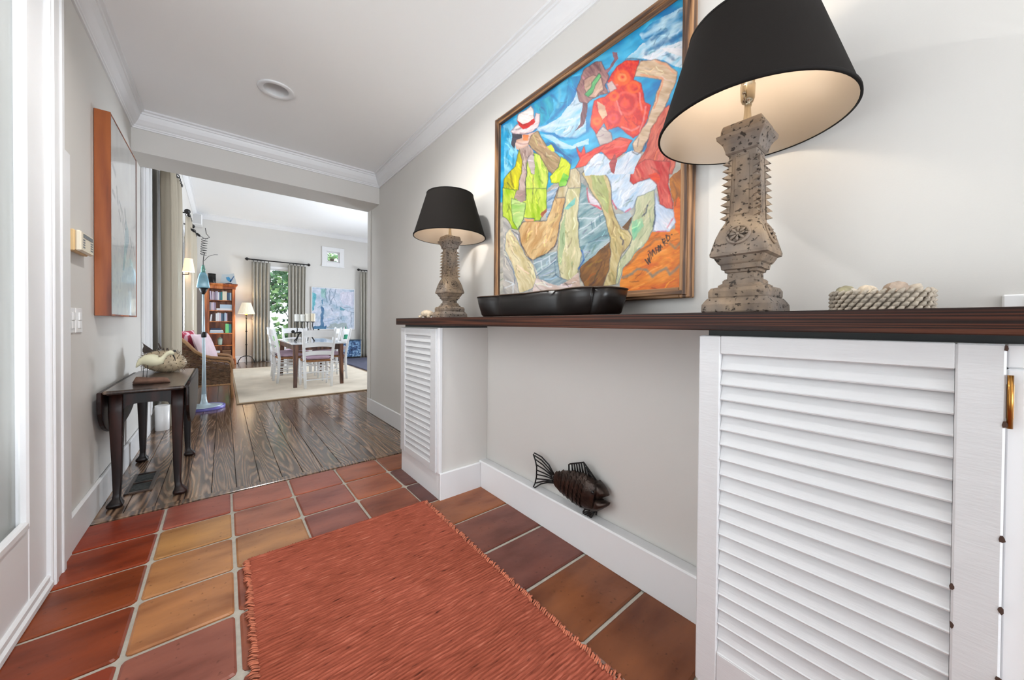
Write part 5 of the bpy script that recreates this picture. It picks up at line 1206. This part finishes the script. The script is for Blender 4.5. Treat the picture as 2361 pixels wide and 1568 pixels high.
# bird plaque
t = thing('bird_plaque', 'pale gabled glass plaque with a painted blue bird on the bookcase', 'plaque', (.10, 11.68, 2.066))
n_ = [(-.16, 0), (.18, 0), (.12, .29), (.02, .26), (-.12, .24)]
MB().prism([(x, z) for x, z in n_], 1, -.006, .006).build('panel', M('plaque_glass', S(206, 216, 220), .1, trans=.3), t)
m_bb = M('bird_blue', S(40, 130, 176), .3)
MB().prism([(-.04, .17), (.02, .19), (.05, .14), (.06, .07), (.03, .06), (-.02, .11)], 1, -.012, -.006).build('bird_body', m_bb, t)
MB().prism([(.03, .07), (.06, .05), (.13, .22), (.11, .21), (.06, .12)], 1, -.012, -.006).build('bird_wing', M('bird_navy', S(44, 84, 130), .3), t)
MB().prism([(-.06, .02), (.02, .04), (.08, .03), (.09, .01), (-.05, .005)], 1, -.012, -.006).build('branch', M('branch_paint', S(60, 60, 80), .5), t)

# ------------------------------------------------------------------ floor lamp
t = thing('floor_lamp', 'lit black iron floor lamp with a cream pleated shade', 'lamp', (.475, 11.58, 0))
lg = []
for k in range(3):
    a = 2*math.pi*k/3+.5; MB().tube([(.21*math.cos(a)*q, .21*math.sin(a)*q, h) for q, h in ((0, .20), (.3, .195), (.62, .16), (.86, .09), (.98, 0.006), (1.08, .004))], .010, 8).build('leg', m_black, t)
pl = MB().tube([(0, 0, .12), (0, 0, 1.33)], .012, 10)
for z in (.2, .5, .85, 1.2): pl.lathe([(.012, z-.018), (.021, z-.008), (.021, z+.008), (.012, z+.018)], 12)
pl.build('pole', m_black, t)
MB().lathe([(.03, 1.27), (.032, 1.29), (.014, 1.30), (.014, 1.36)], 14).build('socket', m_brass, t)
n = 72; R0 = []; R1 = []
for k in range(n):
    a = 2*math.pi*k/n; q = 1+.02*(1 if k % 2 else -1); R0.append((.182*q*math.cos(a), .182*q*math.sin(a), 1.305)); R1.append((.095*q*math.cos(a), .095*q*math.sin(a), 1.60))
m_cream = M('cream_shade', S(232, 222, 200), .8, emit=(1, .84, .62, 1), es=.18)
MB().loft([R0, R1], caps=False, smooth=False).build('shade', m_cream, t)
MB().lathe([(.025, 1.36), (.032, 1.40), (.02, 1.45), (0, 1.46)], 14).build('bulb', m_bulb, t)
L_ = bpy.data.lights.new('floor_lamp_light', 'POINT'); L_.energy = 9; L_.color = (1, .82, .58); L_.shadow_soft_size = .03
lo = bpy.data.objects.new('floor_lamp_light', L_); COL.objects.link(lo); lo.parent = t; lo.location = (0, 0, 1.5)

# ------------------------------------------------------------------ blue painting, cabinet, bottle
bx0, bx1, bz0, bz1 = 2.07, 3.255, .895, 2.15
nx, ny = 150, 150
GX, GZ = np.meshgrid(np.linspace(bx0, bx1, nx), np.linspace(bz0, bz1, ny)); A = (GX-bx0)/(bx1-bx0)*750; B = (1-(GZ-bz0)/(bz1-bz0))*750
Aw = A+(vnoise(A*.02, B*.02, 1)-.5)*30; Bw = B+(vnoise(A*.02+9, B*.02, 2)-.5)*30
cv = Canvas(Aw, Bw, (176, 190, 206)); cv.fill([(-50, -50), (800, -50), (800, 800), (-50, 800)], (150, 176, 196), (206, 210, 224), ang=.5, fx=.012, fy=.006)
cv.fill([(10, 80), (70, 130), (50, 260), (20, 400), (-10, 420), (-10, 60)], (60, 150, 170), (110, 180, 190), fx=.02); cv.fill([(140, 20), (240, 10), (230, 200), (150, 160)], (120, 170, 168), (160, 196, 196), fx=.02)
cv.fill([(480, 60), (740, 50), (740, 330), (560, 300), (480, 200)], (190, 192, 210), (214, 212, 226), fx=.01)
cv.fill([(145, 370), (165, 330), (195, 370), (190, 740), (140, 740)], (62, 104, 146), (90, 130, 164), fx=.02); cv.fill([(150, 230), (180, 210), (190, 300), (155, 310)], (80, 130, 160), (110, 150, 176))
cv.fill([(490, 330), (600, 390), (560, 410), (490, 400)], (84, 140, 160), (110, 160, 176)); cv.fill([(200, 560), (400, 540), (300, 640), (200, 700)], (170, 186, 212), (206, 214, 230), fx=.02)
cv.fill([(240, 740), (320, 650), (600, 640), (640, 740)], (150, 164, 168), (176, 186, 188), fx=.02); cv.fill([(0, 700), (250, 690), (240, 760), (0, 760)], (52, 100, 140), (80, 130, 160), fx=.02)
for p, c, w in (([(215, 0), (240, 200), (260, 250)], (60, 90, 120), 9), ([(310, 0), (310, 260)], (70, 100, 130), 9), ([(420, 0), (380, 150), (300, 300)], (60, 100, 130), 9), ([(340, 40), (420, 280), (420, 350)], (90, 120, 150), 6), ([(240, 20), (330, 280)], (84, 110, 140), 6), ([(470, 320), (740, 360)], (120, 120, 150), 6), ([(600, 400), (740, 440)], (80, 110, 140), 6), ([(690, 440), (700, 700)], (70, 100, 130), 8), ([(460, 520), (465, 580)], (40, 60, 80), 9), ([(510, 520), (512, 570)], (60, 90, 120), 9), ([(200, 610), (420, 560), (560, 500)], (120, 150, 176), 7), ([(330, 380), (350, 420)], (50, 80, 120), 10), ([(100, 360), (160, 320), (330, 330)], (120, 150, 176), 6)): cv.line(p, c, w, .75)
t = thing('blue_painting', 'pale blue abstract painting in a thin white frame on the far wall', 'painting', (2.66, YD1, bz0))
me = grid_mesh('canvas', np.stack([GX, np.full_like(GX, YD1-.028), GZ], -1)-np.array([2.66, YD1, bz0]), nx, ny, cv.C); me.materials.append(vcol_mat('blue_oil', .5, .2, 90, 0))
o = bpy.data.objects.new('canvas', me); COL.objects.link(o); o.parent = t
for q in ((bx0-.022, bz0-.022, bx0, bz1+.022), (bx1, bz0-.022, bx1+.022, bz1+.022), (bx0, bz0-.022, bx1, bz0), (bx0, bz1, bx1, bz1+.022)): MB().bbox(q[0], YD1-.038, q[1], q[2], YD1-.001, q[3], .002).build('frame_bar', m_trim, t, world=True)
def blue_paint():
    ma, t_, N, L, P = nt('painted_blue')
    tc = nd(N, 'ShaderNodeTexCoord'); n1 = nd(N, 'ShaderNodeTexNoise'); n1.inputs['Scale'].default_value = 11; n1.inputs['Detail'].default_value = 3; n1.inputs['Distortion'].default_value = 1.2
    L.new(tc.outputs['Object'], n1.inputs['Vector']); r = ramp(N, [(.36, S(24, 46, 84)), (.48, S(60, 98, 140)), (.58, S(120, 154, 184)), (.7, S(190, 206, 220))]); L.new(n1.outputs['Fac'], r.inputs[0]); L.new(r.outputs[0], P.inputs['Base Color']); P.inputs['Roughness'].default_value = .4; return ma
m_bp = blue_paint()
t = thing('painted_cabinet', 'low blue and white hand-painted cabinet under the blue painting', 'cabinet', (3.07, 11.68, 0))
MB().bbox(-.265, -.17, .045, .265, .16, .545, .004).build('body', m_bp, t); MB().bbox(-.285, -.19, .545, .285, .17, .572, .004).build('top', M('cabinet_top', S(38, 60, 76), .3), t)
for x0, x1 in ((-.255, -.005), (.005, .255)):
    d = MB().bbox(x0, -.182, .06, x1, -.17, .53, .003).build('door', m_bp, t)
MB().bbox(-.25, -.15, 0, .25, .14, .045, .002).build('plinth', m_black, t)
t = thing('cone_bottle', 'emerald green cone shaped glass bottle on the painted cabinet', 'bottle', (2.93, 11.66, .572))
MB().lathe([(.085, 0), (.088, .01), (.055, .16), (.024, .30), (.014, .36), (.016, .375), (.010, .38), (0, .38)], 24).build('glass', M('emerald', S(20, 160, 120), .08, trans=.25), t); MB().lathe([(.009, .38), (.011, .39), (0, .41)], 12).build('stopper', M('emerald_stopper', S(30, 150, 116), .1), t)

# ------------------------------------------------------------------ dining rug(s)
def jute():
    ma, t_, N, L, P = nt('jute')
    tc = nd(N, 'ShaderNodeTexCoord'); w = nd(N, 'ShaderNodeTexChecker'); w.inputs['Scale'].default_value = 160; w.inputs['Color1'].default_value = S(230, 222, 208); w.inputs['Color2'].default_value = S(208, 198, 182)
    L.new(tc.outputs['Object'], w.inputs['Vector']); n1 = nd(N, 'ShaderNodeTexNoise'); n1.inputs['Scale'].default_value = 3; n1.inputs['Detail'].default_value = 6; L.new(tc.outputs['Object'], n1.inputs['Vector'])
    r = ramp(N, [(.3, (.86, .84, .8, 1)), (.7, (1.08, 1.06, 1.04, 1))]); L.new(n1.outputs['Fac'], r.inputs[0]); mx = nd(N, 'ShaderNodeMix', data_type='RGBA', blend_type='MULTIPLY'); mx.inputs[0].default_value = 1
    L.new(w.outputs[0], mx.inputs[6]); L.new(r.outputs[0], mx.inputs[7]); L.new(mx.outputs[2], P.inputs['Base Color']); P.inputs['Roughness'].default_value = .95; return ma
m_jute = jute()
t = thing('jute_rug', 'beige woven jute rug under the dining table', 'rug', (1.30, 8.0, 0))
MB().bbox(.165, 5.93, .0005, 2.45, 10.3, .014, .005).build('weave', m_jute, t, world=True)
b = MB(); b.bbox(.14, 5.905, .0005, 2.475, 5.935, .0155, .004); b.bbox(.14, 10.295, .0005, 2.475, 10.325, .0155, .004); b.bbox(.14, 5.935, .0005, .17, 10.295, .0155, .004); b.bbox(2.445, 5.935, .0005, 2.475, 10.295, .0155, .004)
b.build('binding', M('rug_binding', S(172, 150, 122), .9), t, world=True)
t = thing('slate_rug', 'dark slate blue rug beyond the jute rug', 'rug', (3.7, 9.2, 0))
MB().bbox(2.56, 6.4, .0005, 4.9, 11.42, .012, .005).build('pile', M('slate_pile', S(76, 78, 98), .95, var=.2, vs=8, bump=.4, bs=120), t, world=True)
# ------------------------------------------------------------------ dining table and chairs
m_ttop = M('white_table_top', S(226, 230, 234), .12, var=.02, coat=.4)
ZR = .0145
t = thing('dining_table', 'long dining table with a glossy white top and walnut legs', 'table', (1.28, 7.65, ZR))
MB().bbox(.86, 6.70, .728, 1.70, 8.62, .752, .005).build('table_top', m_ttop, t, world=True)
b = MB(); b.bbox(.93, 6.765, .63, 1.63, 6.79, .728, .002); b.bbox(.93, 8.53, .63, 1.63, 8.555, .728, .002); b.bbox(.905, 6.79, .63, .93, 8.53, .728, .002); b.bbox(1.63, 6.79, .63, 1.655, 8.53, .728, .002); b.build('apron', m_oak, t, world=True)
for x, y in ((.935, 6.80), (1.625, 6.80), (.935, 8.52), (1.625, 8.52)):
    s_ = -1 if x < 1.2 else 1
    R_ = [[(x+s_*.012*(1-z/.73)+p[0], y+p[1]-(.03*(1-z/.73) if y < 7 else -.03*(1-z/.73)), z) for p in sq_ring(w, 0, .15, 3)] for w, z in ((.026, ZR), (.030, .3), (.038, .728))]
    MB().loft(R_, smooth=False).build('leg', m_oak, t, world=True)
m_cw = M('chair_white', S(236, 238, 240), .35, var=.02, vs=10)
m_cush = M('mauve_cushion', S(186, 160, 176), .9, var=.12, vs=10, bump=.2, bs=160)
m_rush = M('rush_seat', S(150, 104, 66), .8, var=.25, vs=40)
def make_chair():
    # faces +Y, back at -Y, origin under the seat centre
    t = thing('dining_chair', 'x', 'chair', group='white ladder-back chairs around the dining table')
    for s_ in (-1, 1):
        MB().loft([[(s_*x+p[0], y+p[1], z) for p in sq_ring(w, 0, .3, 3)] for w, x, y, z in ((.017, .195, -.225, 0), (.021, .200, -.205, .25), (.021, .205, -.20, .46), (.020, .222, -.235, .72), (.017, .240, -.285, .97), (.006, .241, -.287, .985))], smooth=True).build('back_leg', m_cw, t)
        MB().loft([[(s_*x+p[0], y+p[1], z) for p in sq_ring(w, 0, .5, 4)] for w, x, y, z in ((.014, .205, .195, 0), (.021, .205, .19, .15), (.021, .205, .185, .42), (.016, .205, .185, .455))], smooth=True).build('front_leg', m_cw, t)
        for z in (.16, .30): MB().tube([(s_*.20, -.205, z), (s_*.205, .185, z)], .009, 8).build('stretcher', m_cw, t)
    for z in (.13, .26): MB().tube([(-.198, -.21, z), (.198, -.21, z)], .009, 8).build('stretcher', m_cw, t)
    for z in (.20, .33): MB().tube([(-.2, .187, z), (.2, .187, z)], .009, 8).build('stretcher', m_cw, t)
    for zc, h, bow in ((.565, .034, .010), (.70, .036, .012), (.89, .055, .008)):
        q = (zc-.46)/.51; yb = -.20-.085*q; xw = .205+.035*q; R_ = []
        for k in range(9):
            a = k/8*2-1; y = yb-.025*(1-a*a); zz = zc+bow*(1-a*a)*1.6
            R_.append([(a*xw, y-.007, zz-h), (a*xw, y+.007, zz-h), (a*xw, y+.007, zz+h), (a*xw, y-.007, zz+h)])
        MB().loft(R_, smooth=False).build('back_slat', m_cw, t)
    MB().bbox(-.215, -.205, .425, .215, .205, .458, .012).build('seat', m_rush, t)
    rings = []
    for f, z in ((.80, .458), (.97, .468), (1, .486), (.95, .505), (.75, .515), (.3, .520)):
        rings.append([(.21*f*math.copysign(abs(math.cos(a))**.5, math.cos(a)), .195*f*math.copysign(abs(math.sin(a))**.5, math.sin(a)), z) for a in [2*math.pi*k/28 for k in range(28)]])
    cu = MB().loft(rings).build('seat_cushion', m_cush, t)
    for s_ in (-1, 1): MB().tube([(s_*.17, -.18, .49), (s_*.205, -.215, .48), (s_*.22, -.22, .44)], .006, 6).build('tie', M('cushion_tie', S(96, 70, 84), .9), cu)
    return t
spots = [(1.235, 6.80, 0, 'white ladder-back chair at the table end closest to the hall'), (.955, 7.63, -math.pi/2+.06, 'white ladder-back chair on the curtain side, closer to the hall'),
         (.965, 8.28, -math.pi/2-.04, 'white ladder-back chair on the curtain side, closer to the far wall'), (1.63, 7.50, math.pi/2, 'white ladder-back chair on the painting side, closer to the hall'),
         (1.63, 8.22, math.pi/2, 'white ladder-back chair on the painting side, closer to the far wall'), (1.24, 8.80, math.pi, 'white ladder-back chair at the table end facing the hall')]
c0 = make_chair()
for i, (x, y, r_, lab) in enumerate(spots):
    o = c0 if i == 0 else copy_tree(c0)
    o.location = (x, y, ZR); o.rotation_euler = (0, 0, r_); o['label'] = lab

# candle stand and candles on the table
TZ = .752
t = thing('candle_stand', 'black iron candle stand with animal shaped legs on the dining table', 'candle holder', (1.16, 7.4, TZ))
b = MB()
for s_ in (-1, 1):
    b.tube([(s_*.16, .05, .004), (s_*.13, .03, .05), (s_*.10, 0, .12), (s_*.07, 0, .15)], .009, 8); b.tube([(s_*.15, -.06, .004), (s_*.12, -.03, .06), (s_*.09, 0, .13)], .009, 8)
    b.tube([(s_*.04, -.05, .004), (s_*.05, -.02, .07), (s_*.04, 0, .14)], .008, 8)
b.tube([(-.16, 0, .15), (-.08, 0, .165), (.0, 0, .15), (.08, 0, .165), (.16, 0, .15)], .013, 8)
b.ellipsoid((.19, 0, .17), (.05, .025, .028), 12, 8); b.ellipsoid((.225, 0, .205), (.02, .016, .018), 10, 8); b.ellipsoid((-.185, 0, .175), (.03, .02, .03), 10, 8)
b.build('frame', m_black, t)
CXs = (-.125, -.04, .045, .13)
for x in CXs:
    MB().tube([(x, 0, .15), (x+.008, 0, .22), (x-.006, 0, .28), (x, 0, .352)], .008, 8).build('stem', m_black, t)
    MB().lathe([(.012, .345), (.034, .352), (.037, .36)], 16, (x, 0, 0)).build('cup', m_black, t)
for x, lab, hh, c in zip(CXs, ('ivory pillar candle on the curtain end of the iron stand', 'ivory pillar candle second from the curtain end of the stand', 'ivory pillar candle second from the painting end of the stand', 'yellowish pillar candle on the painting end of the iron stand'), (.13, .13, .145, .15), ((228, 228, 222), (228, 228, 222), (228, 224, 212), (224, 212, 186))):
    q = thing('pillar_candle', lab, 'candle', (1.16+x, 7.4, TZ+.3605), group='pillar candles on the iron stand')
    MB().lathe([(.038, 0), (.039, .004), (.039, hh-.004), (.037, hh), (.01, hh-.003), (0, hh-.003)], 20).build('wax', M('candle_wax', S(*c), .5), q); MB().tube([(0, 0, hh-.004), (.002, 0, hh+.010)], .0015, 5).build('wick', m_black, q)

# ------------------------------------------------------------------ wicker armchair and pillows
m_wick = M('wicker', S(112, 84, 62), .7, var=.4, vs=30)
m_ratt = M('rattan_pole', S(166, 124, 84), .45, var=.15, vs=14)
t = thing('wicker_armchair', 'brown woven wicker armchair beside the blue stand', 'armchair', (-.2, 6.8, 0))
arm = [(-.52, .96), (-.44, .86), (-.38, .80), (-.30, .69), (-.22, .625), (-.13, .592), (.0, .575), (.06, .565), (.095, .54), (.105, .49), (.108, .42)]
def armz(x):
    for (x0, z0), (x1, z1) in zip(arm[:-1], arm[1:]):
        if x0 <= x <= x1: return z0+(z1-z0)*(x-x0)/(x1-x0)
    return arm[0][1] if x < arm[0][0] else arm[-1][1]
for yy in (6.46, 7.14):
    w = MB(); z = .215; k = 0
    while z < .93:
        xs = [x for x in np.linspace(-.52, .10, 32) if armz(x) > z+.008]
        if len(xs) > 2: w.tube([(x, yy+.006*(1 if (i+k) % 2 else -1), z+.004*math.sin(x*20+k)) for i, x in enumerate(xs)], .0085, 5)
        z += .0155; k += 1
    pnl = w.build('side_weave', m_wick, t, world=True, kind='stuff')
    s_ = MB()
    for x in np.linspace(-.50, .09, 9): s_.tube([(x, yy, .20), (x, yy, armz(x))], .006, 6)
    s_.build('side_stakes', m_wick, pnl, world=True, kind='stuff')
    MB().tube([(x, yy, z+.005) for x, z in arm], .021, 10).build('arm_pole', m_ratt, t, world=True)
    MB().tube([(x-.018, yy-.004, z-.038) for x, z in arm[4:]], .011, 8).build('arm_pole_lower', m_ratt, t, world=True)
    MB().tube([(-.52, yy, .205), (.10, yy, .205)], .014, 8).build('bottom_rail', m_ratt, t, world=True)
    for x, lean in ((.095, .008), (-.49, -.02)): MB().tube([(x+lean, yy, .004), (x, yy, .22), (x, yy, .45)], .017, 8).build('leg', m_ratt, t, world=True)
w = MB(); z = .215; k = 0
while z < 1.0:
    w.tube([(-.525-.04*(z-.2)+.006*(1 if (i+k) % 2 else -1), y, z) for i, y in enumerate(np.linspace(6.46, 7.14, 30))], .0085, 5); z += .0155; k += 1
w.build('back_weave', m_wick, t, world=True, kind='stuff')
MB().tube([(-.53, 6.46, .97), (-.545, 6.6, 1.01), (-.55, 6.8, 1.03), (-.545, 7.0, 1.01), (-.53, 7.14, .97)], .021, 10).build('back_pole', m_ratt, t, world=True)
w = MB(); z = .215; k = 0
while z < .40:
    w.tube([(.10+.006*(1 if (i+k) % 2 else -1), y, z) for i, y in enumerate(np.linspace(6.46, 7.14, 30))], .0085, 5); z += .0155; k += 1
w.build('front_weave', m_wick, t, world=True, kind='stuff')
MB().bbox(-.51, 6.48, .36, .09, 7.12, .385, .004).build('seat_deck', m_wick, t, world=True)
def pillow(name, label, loc, sx, sy, th, rot, mat, cat='cushion'):
    n, m_ = 22, 22; b = MB(); V0 = []; fs = []
    for side in (1, -1):
        for j in range(m_):
            for i in range(n):
                u = i/(n-1)*2-1; v = j/(m_-1)*2-1; e = (1-abs(u)**2.6)*(1-abs(v)**2.6)
                V0.append((u*sx/2*(1-.08*(1-abs(v))*0-.06*v*v*0)*(1-.05*(1-v*v)*abs(u)), side*th/2*max(e, 0)**.5, v*sy/2*(1-.05*(1-u*u)*abs(v))))
    for s_ in (0, 1):
        for j in range(m_-1):
            for i in range(n-1):
                a = s_*n*m_+j*n+i; q = (a, a+1, a+n+1, a+n); fs.append(q if s_ else q[::-1])
    b.add(V0, fs, True); b.xf(Matrix.Translation(loc) @ rot); o = b.build(name, mat); return tag(o, label, cat)
o = MB().bbox(-.50, 6.50, .386, .10, 7.10, .50, .045).build('seat_cushion', M('pink_seat', S(206, 186, 196), .9, var=.08)); tag(o, 'pale pink seat cushion inside the wicker armchair', 'cushion')
m_pink = M('pink_linen', S(222, 200, 208), .9, var=.06, vs=12)
pillow('throw_pillow', 'plain pale pink pillow leaning inside the wicker armchair', (-.195, 6.72, .715), .44, .44, .12, Matrix.Rotation(math.radians(68), 4, 'Z') @ Matrix.Rotation(math.radians(-18), 4, 'X'), m_pink)
def coral():
    ma, t_, N, L, P = nt('coral_print'); tc = nd(N, 'ShaderNodeTexCoord'); n1 = nd(N, 'ShaderNodeTexNoise'); n1.inputs['Scale'].default_value = 8; n1.inputs['Detail'].default_value = 1.5; n1.inputs['Distortion'].default_value = .6
    L.new(tc.outputs['Object'], n1.inputs['Vector']); r = ramp(N, [(.44, S(150, 28, 56)), (.52, S(176, 60, 84)), (.57, S(220, 186, 196))]); L.new(n1.outputs['Fac'], r.inputs[0]); L.new(r.outputs[0], P.inputs['Base Color']); P.inputs['Roughness'].default_value = .9; return ma
pillow('throw_pillow', 'pink pillow with a crimson coral print in the wicker armchair', (-.375, 6.72, .735), .46, .48, .12, Matrix.Rotation(math.radians(72), 4, 'Z') @ Matrix.Rotation(math.radians(-8), 4, 'X'), coral())

# ------------------------------------------------------------------ blue metal stand with vase
m_sb = M('pale_blue_metal', S(176, 194, 204), .3, .2, var=.1, vs=12)
t = thing('blue_stand', 'pale blue metal pedestal stand with a round violet edged base', 'stand', (-.185, 5.86, 0))
MB().lathe([(.188, 0), (.19, .004), (.19, .034), (.186, .038)], 48, (.02, .02, 0)).build('base_rim', M('violet_edge', S(116, 112, 190), .35), t)
MB().lathe([(.186, .038), (.15, .044), (.08, .052), (.04, .07), (.028, .12), (.022, .2)], 40, (.0, .0, 0)).build('base_plate', m_sb, t)
MB().tube([(0, 0, .15), (0, 0, .6), (-.004, 0, 1.0), (-.006, 0, 1.46)], [.024, .017, .015, .011], 12).build('pole', m_sb, t)
MB().lathe([(.024, .90), (.027, .92), (.027, .95), (.024, .97)], 12).build('collar', m_black, t)
MB().lathe([(.014, 1.44), (.03, 1.47), (.05, 1.52)], 14, (-.006, 0, 0)).build('cup', m_black, t)
t = thing('blue_vase', 'blue flared vase with a green neck on the pedestal stand', 'vase', (-.191, 5.86, 1.521))
m_vs = M('vase_blue', S(138, 186, 206), .25, var=.2, vs=10)
MB().loft([[(q[0], q[1], z) for q in sq_ring(w, 0, .3, 4)] for w, z in ((.060, 0), (.064, .01), (.048, .12), (.034, .17), (.022, .19))]).build('body', m_vs, t)
MB().loft([[(q[0], q[1], z) for q in sq_ring(w, 0, .5, 4)] for w, z in ((.022, .188), (.022, .23), (.014, .27), (.011, .285))]).build('neck', M('vase_green', S(112, 160, 148), .2), t)
sw = thing('wire_sprig', 'dark wire sprig with curled leaves standing in the blue vase', 'ornament', (-.191, 5.86, 1.80))
MB().tube([(0, 0, -.06), (0, 0, .05), (.005, 0, .11), (.012, 0, .16)], .004, 6).build('stem', m_black, sw)
MB().tube([(.0+.012*q/40+.030*math.cos(q*.95), .03*math.sin(q*.95), .13+.0045*q) for q in range(48)], .0035, 6).build('coil', m_black, sw)
MB().tube([(.02, 0, .33), (.06, 0, .36), (.03, 0, .40), (.02, 0, .47)], .0035, 6).build('curl', m_black, sw)
MB().tube([(.01, 0, .06), (.05, 0, .12), (.11, 0, .15), (.14, 0, .152)], .0025, 6).build('tendril', m_black, sw)
MB().tube([(.01, 0, .34), (-.04, 0, .37), (-.09, 0, .41), (-.115, 0, .45)], .003, 6).build('branch', m_black, sw)
for (x, z) in ((-.045, .375), (-.095, .42)): MB().ellipsoid((0, 0, 0), (.028, .005, .014), 10, 6).xf(Matrix.Translation((x, 0, z)) @ Matrix.Rotation(.8, 4, 'Y')).build('leaf', m_black, sw)

# white cylinder bin under the window casing
t = thing('white_bin', 'white cylindrical bin on the floor behind the drop-leaf table', 'bin', (-.475, 4.98, 0))
MB().lathe([(.05, 0), (.054, .004), (.056, .25), (.052, .25), (.05, .01)], 28, caps=False).build('body', m_white_plastic, t); MB().lathe([(.0, .006), (.052, .006)], 28, caps=False).build('bottom', m_white_plastic, t)

# ------------------------------------------------------------------ garden seen through the far windows
o = MB().box(-12, YD1+.16, -.25, 18, 40, -.1).build('ground', M('lawn', S(96, 130, 74), .95, var=.2)); struct(o, 'green lawn outside the far windows', 'ground')
def tree(label, x, y, z0, z1, rx, n, seed, mats, trunk_r=.09):
    rr = random.Random(seed); t = thing('garden_tree', label, 'tree', (x, y, -.1), group='trees outside the far windows')
    tr = MB(); tr.tube([(0, 0, 0), (.06, 0, .8), (-.04, .05, 1.7), (.1, 0, 2.6), (.05, 0, z1*.85)], [trunk_r, trunk_r*.85, trunk_r*.7, trunk_r*.5, .02], 8)
    for k in range(9):
        a = rr.uniform(0, 6.3); h = rr.uniform(.7, z1*.7); l = rr.uniform(.5, rx*.9)
        tr.tube([(0, 0, h), (l*.5*math.cos(a), l*.3*math.sin(a), h+.2), (l*math.cos(a), l*.6*math.sin(a), h+rr.uniform(.15, .7))], [trunk_r*.4, trunk_r*.28, .012], 6)
    tr.build('trunk', m_bark, t)
    for mi, mt in enumerate(mats):
        b = MB()
        for k in range(n//len(mats)):
            a = rr.uniform(0, 6.3); q = rr.random()**.5; h = rr.uniform(z0, z1)
            c = Vector((rx*q*math.cos(a), rx*.6*q*math.sin(a), h)); L_ = rr.uniform(.10, .24); W_ = L_*.34
            d = Vector((rr.uniform(-1, 1), rr.uniform(-.6, .6), rr.uniform(-.9, .5))).normalized(); s_ = d.cross(Vector((rr.uniform(-1, 1), rr.uniform(-1, 1), rr.uniform(-1, 1)))).normalized(); u = d.cross(s_)
            b.add([c, c+d*L_*.45+s_*W_+u*.01, c+d*L_, c+d*L_*.45-s_*W_+u*.01, c+d*L_*.45-u*.01], [(0, 1, 4), (1, 2, 4), (2, 3, 4), (3, 0, 4)])
        b.build('foliage', mt, t, kind='stuff')
m_bark = M('bark', S(66, 58, 52), .9, var=.3, vs=20)
g1 = M('leaf_mid', S(120, 168, 120), .5, var=.3); g2 = M('leaf_dark', S(76, 118, 84), .5, var=.3); g3 = M('leaf_bright', S(170, 208, 140), .5, var=.3)
tree('dark leafy tree right outside the narrow window', 1.1, 14.2, 1.6, 3.8, 1.3, 2000, 1, (g1, g2, g3))
tree('bright leafy tree outside the square window', 3.9, 16.2, 2.2, 5.2, 1.9, 2200, 2, (g3, g1))
tree('low leafy shrub tree at the foot of the narrow window', 2.0, 13.3, .0, 1.3, .7, 800, 3, (g2, g3), .05)
t = thing('potted_plant', 'small potted plant standing outside the square window', 'plant', (2.64, YD1+.12, 2.967))
MB().lathe([(.05, 0), (.065, .11), (.06, .11), (.05, .09)], 14).build('pot', M('plant_pot', S(96, 74, 44), .8), t)
b = MB(); rr = random.Random(8)
for k in range(26):
    a = rr.uniform(0, 6.3); d = Vector((math.cos(a)*.7, math.sin(a)*.25, rr.uniform(.5, 1))).normalized(); s_ = d.cross(Vector((0, 1, .3))).normalized(); L_ = rr.uniform(.08, .17); c = Vector((0, 0, .09))
    b.add([c, c+d*L_*.5+s_*.014, c+d*L_, c+d*L_*.5-s_*.014], [(0, 1, 2, 3)])
b.build('leaves', g3, t, kind='stuff')
